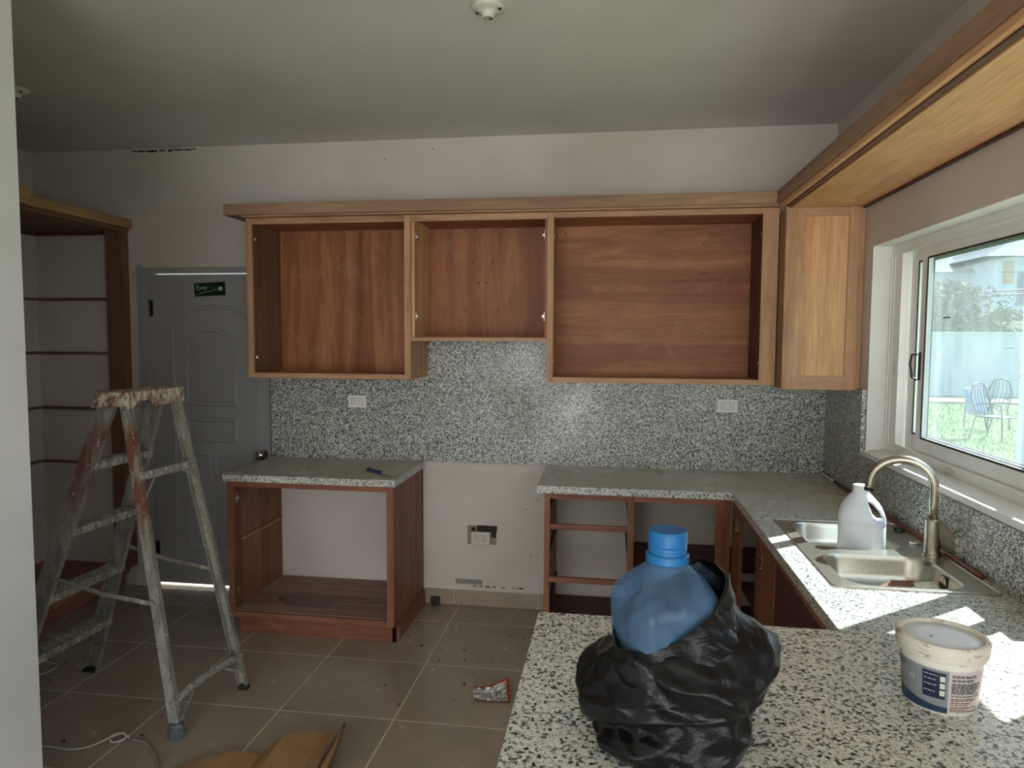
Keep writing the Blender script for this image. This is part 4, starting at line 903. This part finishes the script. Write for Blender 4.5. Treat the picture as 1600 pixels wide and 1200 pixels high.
def bag():
    cx, cy, z0 = -1.115, -3.155, 1.081
    m, nt, bs = principled('black_bag_film', (.005, .005, .0055), .24, 0, .28)
    v = coords(nt, rnd=False); n = noise_n(nt, v, 22, 6, .65, .8); n2 = noise_n(nt, v, 80, 4, .6, .5)
    bp = N(nt, 'ShaderNodeBump'); bp.inputs['Strength'].default_value = .55; bp.inputs['Distance'].default_value = .008; nt.links.new(n, bp.inputs['Height'])
    bp2 = N(nt, 'ShaderNodeBump'); bp2.inputs['Strength'].default_value = .35; bp2.inputs['Distance'].default_value = .002; nt.links.new(n2, bp2.inputs['Height']); nt.links.new(bp.outputs[0], bp2.inputs['Normal']); nt.links.new(bp2.outputs[0], bs.inputs['Normal'])
    def cell(p):
        d = noise.voronoi(p)[0]; return min(.5, d[1]-d[0])
    def crease(p, sl):     # flat facets meeting in sharp valleys and folds
        q = Vector((p.x*7+p.z*sl, p.y*7, p.z*11-p.x*sl*.8))
        r = Vector((p.x*15, p.y*15, p.z*22+p.x*6))
        a = abs(noise.noise(q*1.3+Vector((4, 2, 1)))); c = abs(noise.noise(r*1.4))
        return .55*(cell(q)-.25)+.22*(cell(r)-.25)+.5*(.2-a)+.25*(.2-c)
    def shell(rows, n=150, amp=.022, seed=0, top=None, sl=3):
        vs_ = []; K = 12; R = []
        for i in range(len(rows)-1):
            for k in range(K):
                t = k/K; R.append([rows[i][j]*(1-t)+rows[i+1][j]*t for j in range(5)])
        R.append(rows[-1])
        for ri, (h, l, r, d, ox) in enumerate(R):
            for k in range(n):
                a = 2*math.pi*k/n; ca, sa = math.cos(a), math.sin(a); w_ = r if ca > 0 else l
                e_ = 1/((abs(ca)**2.5+abs(sa)**2.5)**(1/2.5)); px, py = ca*w_*e_, sa*d*e_; tz = h
                if top: tz = h+top(a, ri/(len(R)-1))
                p = Vector((px+.012*noise.noise(Vector((0, 0, tz*20+seed))), py, tz)); dd = crease(p+Vector((seed, 0, 0)), sl)*amp*1.6
                s = 1+dd/max(.04, Vector((px, py)).length)
                vs_.append((cx+ox+p.x*s, cy+py*s, max(z0+.0005, z0+tz+dd*.4)))
        m_ = len(R)
        return MB().add(vs_, [(i*n+k, i*n+(k+1) % n, (i+1)*n+(k+1) % n, (i+1)*n+k) for i in range(m_-1) for k in range(n)])
    t = thing('plastic_bag', 'crumpled glossy black plastic bag wrapped around the blue bottle', 'bag', (cx, cy, z0))
    def lip(a, u): return (max(0, u-.25)/.75)**1.5*.062*math.cos(a-rad(25))
    b = shell([(0, .02, .02, .02, 0), (.0008, .095, .085, .085, 0), (.018, .116, .100, .096, 0), (.050, .112, .112, .094, 0), (.09, .106, .122, .088, 0), (.120, .112, .112, .086, 0), (.150, .106, .088, .082, 0), (.172, .096, .076, .078, -.002), (.196, .088, .070, .074, -.006), (.204, .082, .068, .072, -.008), (.196, .078, .064, .070, -.008)], top=lip)
    b.build('bag_body', m, t, smooth=True, fix=False)
    def lip2(a, u): return .022*math.cos(a-rad(10))*(1-u)+(.050*math.cos(a-rad(25)))*u + .010*math.sin(3*a+1)*(1-u)
    b = shell([(.100, .100, .100, .086, 0), (.082, .118, .116, .096, 0), (.092, .138, .132, .102, 0), (.118, .140, .138, .104, 0), (.138, .118, .116, .098, 0), (.160, .104, .088, .088, 0), (.182, .096, .078, .080, -.002), (.190, .088, .070, .076, -.006)], amp=.024, seed=5, top=lip2, sl=-5)
    b.build('bag_collar', m, t, smooth=True, fix=False)
bag()
o = MB().tube(smooth_path([(-.50, -2.99, 1.084), (-.525, -2.965, 1.10), (-.535, -2.98, 1.125), (-.52, -3.02, 1.10), (-.49, -3.06, 1.084), (-.40, -3.1, 1.084)], 6), .0028, 8).build('black_cable', M['black'], smooth=True); tag(o, 'loop of thin black cable at the right end of the bar', 'cable')

# ------------------------------------------------------------------ ladder
def ladder():
    L = thing('step_ladder', 'paint-spattered aluminium stepladder standing open before the door', 'ladder', (-3.4, -1.37, 0))
    mA = ladder_metal(1.0, .8, 'ladder_rail_red'); mB = ladder_metal(0, 0, 'ladder_metal'); mC = ladder_metal(.85, .85, 'ladder_rear_red'); mS = ladder_metal(0, 0, 'ladder_step', .55)
    A0, A1 = Vector((-3.765, -1.66, .0)), Vector((-3.295, -1.535, 1.385)); B0, B1 = Vector((-3.755, -1.12, 0)), Vector((-3.285, -1.215, 1.385))
    C0, C1 = Vector((-2.975, -1.604, .0)), Vector((-3.215, -1.535, 1.385)); D0, D1 = Vector((-2.915, -1.165, .0)), Vector((-3.195, -1.215, 1.385))
    def rail(p0, p1, w_, t, mat, inward, lb=None):
        b = MB(); d = (p1-p0).normalized(); sx_ = (Vector((1, 0, 0))-d*d.x).normalized(); n = Vector((0, inward, 0))
        b.beam(p0, p1, (1, 0, 0), w_, .003)
        for s in (-1, 1): b.beam(p0+sx_*s*(w_/2-.0015)+n*t/2, p1+sx_*s*(w_/2-.0015)+n*t/2, (0, 1, 0), t, .003)
        for k in (-.18, .18): b.beam(p0+sx_*k*w_-n*.001, p1+sx_*k*w_-n*.001, (1, 0, 0), .004, .004)
        b.build('rail', mat, L, label=lb)
    rail(A0, A1, .072, .026, mA, 1, 'front side rail stained red near the top'); rail(B0, B1, .072, .026, mB, -1)
    rail(C0, C1, .042, .024, mC, 1, 'rear rail streaked with red paint'); rail(D0, D1, .042, .024, mB, -1)
    # steps
    for i, z in enumerate((.285, .565, .85, 1.13)):
        u = z/1.385; a = A0.lerp(A1, u)+Vector((0, .004, 0)); c = B0.lerp(B1, u)-Vector((0, .004, 0)); b = MB()
        b.beam(a, c, (1, 0, 0), .078, .004); dx = Vector((.038, 0, 0)); dz = Vector((0, 0, .014))
        b.beam(a+dx-dz, c+dx-dz, (0, 0, 1), .03, .004); b.beam(a-dx-dz, c-dx-dz, (0, 0, 1), .03, .004)
        for k in range(5): q = Vector((-.028+.014*k, 0, .0028)); b.beam(a+q, c+q, (1, 0, 0), .003, .003)
        b.build('step', mS, L)
    a = A0.lerp(A1, .2); c = B0.lerp(B1, .2)
    b = MB(); b.beam(c.lerp(a, .3)+Vector((.0, 0, -.0)), B0.lerp(B1, .1)+Vector((.0, -.006, 0)), (1, 0, 0), .016, .003); b.beam(a.lerp(c, .3), A0.lerp(A1, .1)+Vector((0, .006, 0)), (1, 0, 0), .016, .003); b.build('step_brace', mB, L)
    # rear horizontals
    def rear(z, h, bend, braces):
        u = z/1.385; a = C0.lerp(C1, u); c = D0.lerp(D1, u); x_ = Vector((.018, 0, 0)); pts = [a.lerp(c, k/8)+x_+Vector((0, 0, bend*math.sin(math.pi*k/8))) for k in range(9)]; b = MB()
        for p, q in zip(pts[:-1], pts[1:]): b.beam(p, q, (0, 0, 1), h, .010)
        b.build('rear_bar', mS, L)
        b = MB(); dn = .11
        b.beam(a.lerp(c, .27)+x_-Vector((0, 0, .008)), C0.lerp(C1, u-dn/1.385)+x_, (0, 0, 1), .012, .003); b.beam(c.lerp(a, .27)+x_-Vector((0, 0, .008)), D0.lerp(D1, u-dn*.7/1.385)+x_, (0, 0, 1), .012, .003); b.build('rear_brace', mB, L)
    rear(1.08, .034, 0, 1); rear(.155, .030, .022, 1)
    # spreaders
    for P0, P1, Q0, Q1, s in ((A0, A1, C0, C1, -1), (B0, B1, D0, D1, 1)):
        p = P0.lerp(P1, .475); q = Q0.lerp(Q1, .405); m_ = p.lerp(q, .5)+Vector((0, 0, -.012)); off = Vector((0, s*.010, 0)); b = MB()
        b.beam(p+off, m_+off, (0, 0, 1), .018, .003); b.beam(m_+off*1.4, q+off*1.4, (0, 0, 1), .018, .003)
        for r_ in (p, m_, q, p.lerp(m_, .75), m_.lerp(q, .25)): b.lathe(r_+off*1.3, [(.006, -.004), (.006, .004)], 8, axis='y')
        b.build('spreader', mB, L)
    # cap with skirts
    m, nt, bs = principled('cap_paint', srgb(150, 90, 70), .6); v = coords(nt, (1, 1, .6), rnd=False)
    n = noise_n(nt, v, 34, 6, .7, .6); c_ = ramp(nt, n, [(0.36, srgb(84, 72, 60)), (0.44, srgb(140, 90, 74)), (0.49, srgb(150, 140, 122)), (0.60, srgb(206, 200, 182))]); nt.links.new(c_, bs.inputs['Base Color']); bump(nt, bs, n, .4, .003)
    x0, x1, y0, y1, zt, zs = -3.345, -3.175, -1.565, -1.185, 1.430, 1.362
    b = MB(); b.slab(rrect(x0+.02, y0+.01, x1-.004, y1-.01, .012, 3), [rrect(-3.275, -1.49, -3.235, -1.42, .01, 3), rrect(-3.275, -1.33, -3.235, -1.26, .01, 3)], zt-.006, zt)
    def quad(p, q, r_, s_, n_): # thin skirt plate from four corners
        n_ = Vector(n_)*.004; P = [Vector(t_) for t_ in (p, q, r_, s_)]; b.add(P+[t_+n_ for t_ in P], [(0, 1, 2, 3), (7, 6, 5, 4), (0, 4, 5, 1), (1, 5, 6, 2), (2, 6, 7, 3), (3, 7, 4, 0)])
    quad((x0, y0, zs), (x1, y0, zs+.012), (x1-.004, y0+.01, zt), (x0+.02, y0+.01, zt), (0, 1, 0)); quad((x0, y1, zs), (x1, y1, zs+.012), (x1-.004, y1-.01, zt), (x0+.02, y1-.01, zt), (0, -1, 0))
    quad((x0, y0, zs), (x0, y1, zs), (x0+.02, y1-.01, zt), (x0+.02, y0+.01, zt), (1, 0, 0))
    pr = [(y0, zs+.0), (y0+.03, zs), (y0+.06, zs+.026), (y0+.13, zs+.028), (y0+.17, zs), (y1, zs), (y1, zt), (y0+.004, zt)]
    b.prism(pr, 'x', x1-.004, x1); b.build('top_cap', m, L, label='worn top cap with white and red paint')
    # feet
    for P, Q, nm in ((A0, A1, 0), (B0, B1, 0), (D0, D1, 0)):
        p = P; b = MB(); w_ = .074 if nm == 0 and P is not D0 else .046; s = 1 if P is A0 else -1
        b.box((p.x-w_/2, p.y-(.004 if s > 0 else .026), 0), (p.x+w_/2, p.y+(.026 if s > 0 else .004), .020)); b.build('foot', M['rubber'], L, bevel=.003)
    b = MB(); rr = random.Random(3); vs_ = []; n = 14
    for h, r in ((0, .030), (.006, .034), (.03, .033), (.055, .030), (.066, .027)):
        for k in range(n): a_ = 2*math.pi*k/n; q = r*(1+rr.uniform(-.1, .14)); vs_.append((C0.x-.004+q*math.cos(a_), C0.y+.010+q*.8*math.sin(a_), h))
    b.add(vs_, [(i*n+k, i*n+(k+1) % n, (i+1)*n+(k+1) % n, (i+1)*n+k) for i in range(4) for k in range(n)]+[tuple(range(n))[::-1], tuple(4*n+k for k in range(n))]); b.build('taped_foot', M['tape'], L, label='foot bound with grey tape')
ladder()

# ------------------------------------------------------------------ small things on worktop and floor
def small():
    k = thing('putty_knife', 'small putty knife with blue handle on the left worktop', 'knife', (-2.49, -.44, .90)); z = .907
    p0, p1, p2 = Vector((-2.595, -.362, z)), Vector((-2.482, -.452, z)), Vector((-2.385, -.51, z-.004))
    d = (p1-p0).normalized(); MB().tube([p0, p0+d*.01, p0.lerp(p1, .5), p1-d*.02, p1], [.008, .011, .0095, .011, .007], 12).build('handle', M['blue_handle'], k, smooth=True)
    s = Vector((-d.y, d.x, 0)); b = MB(); b.add([p1+s*.007, p1-s*.007, p2-s*.026, p2+s*.026]+[q+Vector((0, 0, .0012)) for q in (p1+s*.007, p1-s*.007, p2-s*.026, p2+s*.026)], [(0, 1, 2, 3), (7, 6, 5, 4), (0, 4, 5, 1), (1, 5, 6, 2), (2, 6, 7, 3), (3, 7, 4, 0)]); b.build('blade', M['steel'], k)
    # foil wrapper
    fm, nt, bs = principled('foil', (.75, .75, .76), .28, 1); v = coords(nt, rnd=False); n = noise_n(nt, v, 60, 4, .6, 1); bump(nt, bs, n, .9, .01)
    rm = plain('wrapper_red', srgb(140, 54, 30), .4)
    cx, cy = -1.745, -1.065; nx, ny = 22, 14; vs_ = []; mi = []; b = MB()
    for j in range(ny+1):
        for i in range(nx+1):
            u, v_ = i/nx-.5, j/ny-.5; x = u*.17; y = v_*.11*(1+.5*u); fold = .012*abs(noise.noise(Vector((u*5, v_*5, 2))))+.012*abs(noise.noise(Vector((u*13, v_*13, 4))))
            z = .003+fold+.06*max(0, u+v_*.6-.2)+.03*max(0, -u-.2)+.05*max(0, v_-.25)
            a = rad(12); vs_.append((cx+x*math.cos(a)-y*math.sin(a), cy+x*math.sin(a)+y*math.cos(a), z))
    top = [(j*(nx+1)+i, j*(nx+1)+i+1, (j+1)*(nx+1)+i+1, (j+1)*(nx+1)+i) for j in range(ny) for i in range(nx)]
    w_ = thing('snack_wrapper', 'torn silver foil wrapper with red-brown outside on the floor', 'wrapper', (cx, cy, 0))
    MB().add(vs_, top).build('foil', fm, w_, smooth=False, fix=False)
    edge = [f for f in range(len(top)) if top[f][0] % (nx+1) >= nx-2 or top[f][0]//(nx+1) >= ny-1]
    MB().add([(x, y, z+(.0012)) for x, y, z in vs_], [top[f] for f in edge]).build('printed_edge', rm, w_, fix=False); MB().add([(x, y, z-.0015) for x, y, z in vs_], top).build('printed_side', rm, w_, fix=False)
    # cardboard
    c = thing('cardboard_sheet', 'torn brown cardboard sheet with one raised flap on the floor', 'cardboard', (-2.6, -2.0, 0))
    far = [(-2.86, -1.80), (-2.76, -1.745), (-2.66, -1.70), (-2.57, -1.675), (-2.50, -1.60), (-2.43, -1.565), (-2.36, -1.545), (-2.30, -1.54)]
    b = MB(); n = len(far); vs_ = []
    for i, (x, y) in enumerate(far):
        for q in range(5): t_ = q/4; vs_.append((x+.05*t_, y-(1.9+y*.2+.4)*t_*.45-.02*math.sin(i*2)*(1-t_), .012+.030*math.sin(i*1.1)**2*(1-t_)+.028*(1-t_)*(i >= 4)))
    m_ = len(vs_); fs = [(i*5+q, i*5+q+1, (i+1)*5+q+1, (i+1)*5+q) for i in range(n-1) for q in range(4)]
    b.add(vs_+[(x, y, z-.004) for x, y, z in vs_], fs+[tuple(k_+m_ for k_ in f[::-1]) for f in fs]+[(i*5, (i+1)*5, m_+(i+1)*5, m_+i*5) for i in range(n-1)]); b.build('sheet', M['card'], c)
    b = MB(); P = [(-2.30, -1.54, .04), (-2.262, -1.555, .10), (-2.25, -1.60, .105), (-2.235, -1.75, .07), (-2.23, -2.15, .01), (-2.27, -2.15, .006)]
    b.add(P+[(x-.005, y, z) for x, y, z in P], [(0, 1, 2, 3, 4, 5), (11, 10, 9, 8, 7, 6)]+[(i, (i+1) % 6, 6+(i+1) % 6, 6+i) for i in range(6)]); b.build('flap', M['card'], c)
    b = MB(); b.tube([(-2.264, -1.555, .102), (-2.25, -1.60, .106), (-2.236, -1.75, .071), (-2.23, -2.1, .02)], .0045, 6); b.build('torn_edge', M['card_dark'], c)
    # cables on the floor
    o = MB().tube(smooth_path([(-3.75, -1.80, .005), (-3.60, -1.765, .005), (-3.466, -1.739, .005), (-3.346, -1.742, .005), (-3.28, -1.71, .006), (-3.235, -1.655, .014), (-3.19, -1.635, .026), (-3.165, -1.66, .018), (-3.21, -1.675, .008), (-3.235, -1.65, .016), (-3.20, -1.63, .022), (-3.16, -1.64, .010)], 8), .0042, 8).build('electric_cord', M['cable'], smooth=True); tag(o, 'white cord tied in a loose knot on the floor tiles', 'cord')
    o = MB().tube(smooth_path([(-3.155, -1.642, .005), (-3.08, -1.655, .006), (-3.015, -1.70, .006), (-2.95, -1.76, .006), (-2.91, -1.83, .006), (-2.93, -2.0, .006)], 6), .006, 8).build('electric_cord', M['cable_grey'], smooth=True); tag(o, 'grey cord curving from the knot towards the cardboard', 'cord')
    o = MB().tube(smooth_path([(-4.15, -1.34, .005), (-4.02, -1.27, .005), (-3.955, -1.20, .005), (-3.95, -1.12, .006), (-4.02, -1.09, .005), (-4.12, -1.10, .006), (-4.2, -1.2, .005)], 6), .0042, 8).build('electric_cord', M['cable'], smooth=True); tag(o, 'loop of white cord beside the ladder foot near the left wall edge', 'cord')
    k = thing('wire_connector', 'small black connector with loose wires at the baseboard corner', 'connector', (-2.27, -.05, 0))
    B('housing', (-2.31, -.05, .004), (-2.255, -.018, .052), M['black'], k, bevel=.002); b = MB()
    b.tube([(-2.30, -.052, .02), (-2.295, -.10, .008), (-2.25, -.16, .005)], .003, 6); b.tube([(-2.27, -.052, .02), (-2.24, -.08, .006)], .0025, 6); b.build('wire', M['cable_grey'], k)
    # sawdust and chips
    rr = random.Random(11); b = MB()
    for i in range(420):
        q = rr.random()
        if q < .55: x, y = rr.gauss(-1.95, .35), rr.gauss(-.45, .33)
        else: x, y = rr.uniform(-4.3, -1.4), rr.uniform(-2.2, -.1)
        if not (-4.35 < x < -1.36 and -2.6 < y < -.03) or (x < -2.34 and y > -.62 and x > -3.33) or (x > -1.56 and y > -.6): continue
        if x < -3.0 and y < -2.15: continue
        s = rr.uniform(.0015, .0055)*(2.6 if rr.random() < .12 else 1); a = rr.uniform(0, 3.14); e = rr.uniform(.4, 1); hgt = s*.5
        P = [(x+s*math.cos(a+k_*2.1)*(1 if k_ else e), y+s*math.sin(a+k_*2.1), .0002) for k_ in range(3)]; b.add(P+[(x, y, hgt)], [(0, 1, 3), (1, 2, 3), (2, 0, 3), (2, 1, 0)])
    o = b.build('debris', M['debris'], fix=False); o['kind'] = 'stuff'; tag(o, 'scattered dark crumbs and wood chips on the floor tiles', 'debris')
    b = MB()
    for i in range(60):
        x, y, z = rr.choice([(rr.uniform(-3.28, -2.4), rr.uniform(-.55, -.05), .9002), (rr.uniform(-1.5, -.7), rr.uniform(-.55, -.05), .9002), (rr.uniform(-3.2, -2.45), rr.uniform(-.5, -.05), .1285)])
        s = rr.uniform(.002, .006); a = rr.uniform(0, 3); P = [(x+s*math.cos(a+k_*2.1), y+s*math.sin(a+k_*2.1), z) for k_ in range(3)]; b.add(P+[(x, y, z+s*.5)], [(0, 1, 3), (1, 2, 3), (2, 0, 3), (2, 1, 0)])
    o = b.build('debris', M['debris'], fix=False); o['kind'] = 'stuff'; tag(o, 'few dark crumbs on the worktops and cabinet deck', 'debris')
small()

for o in bpy.data.objects:
    if '_o' in o: del o['_o']
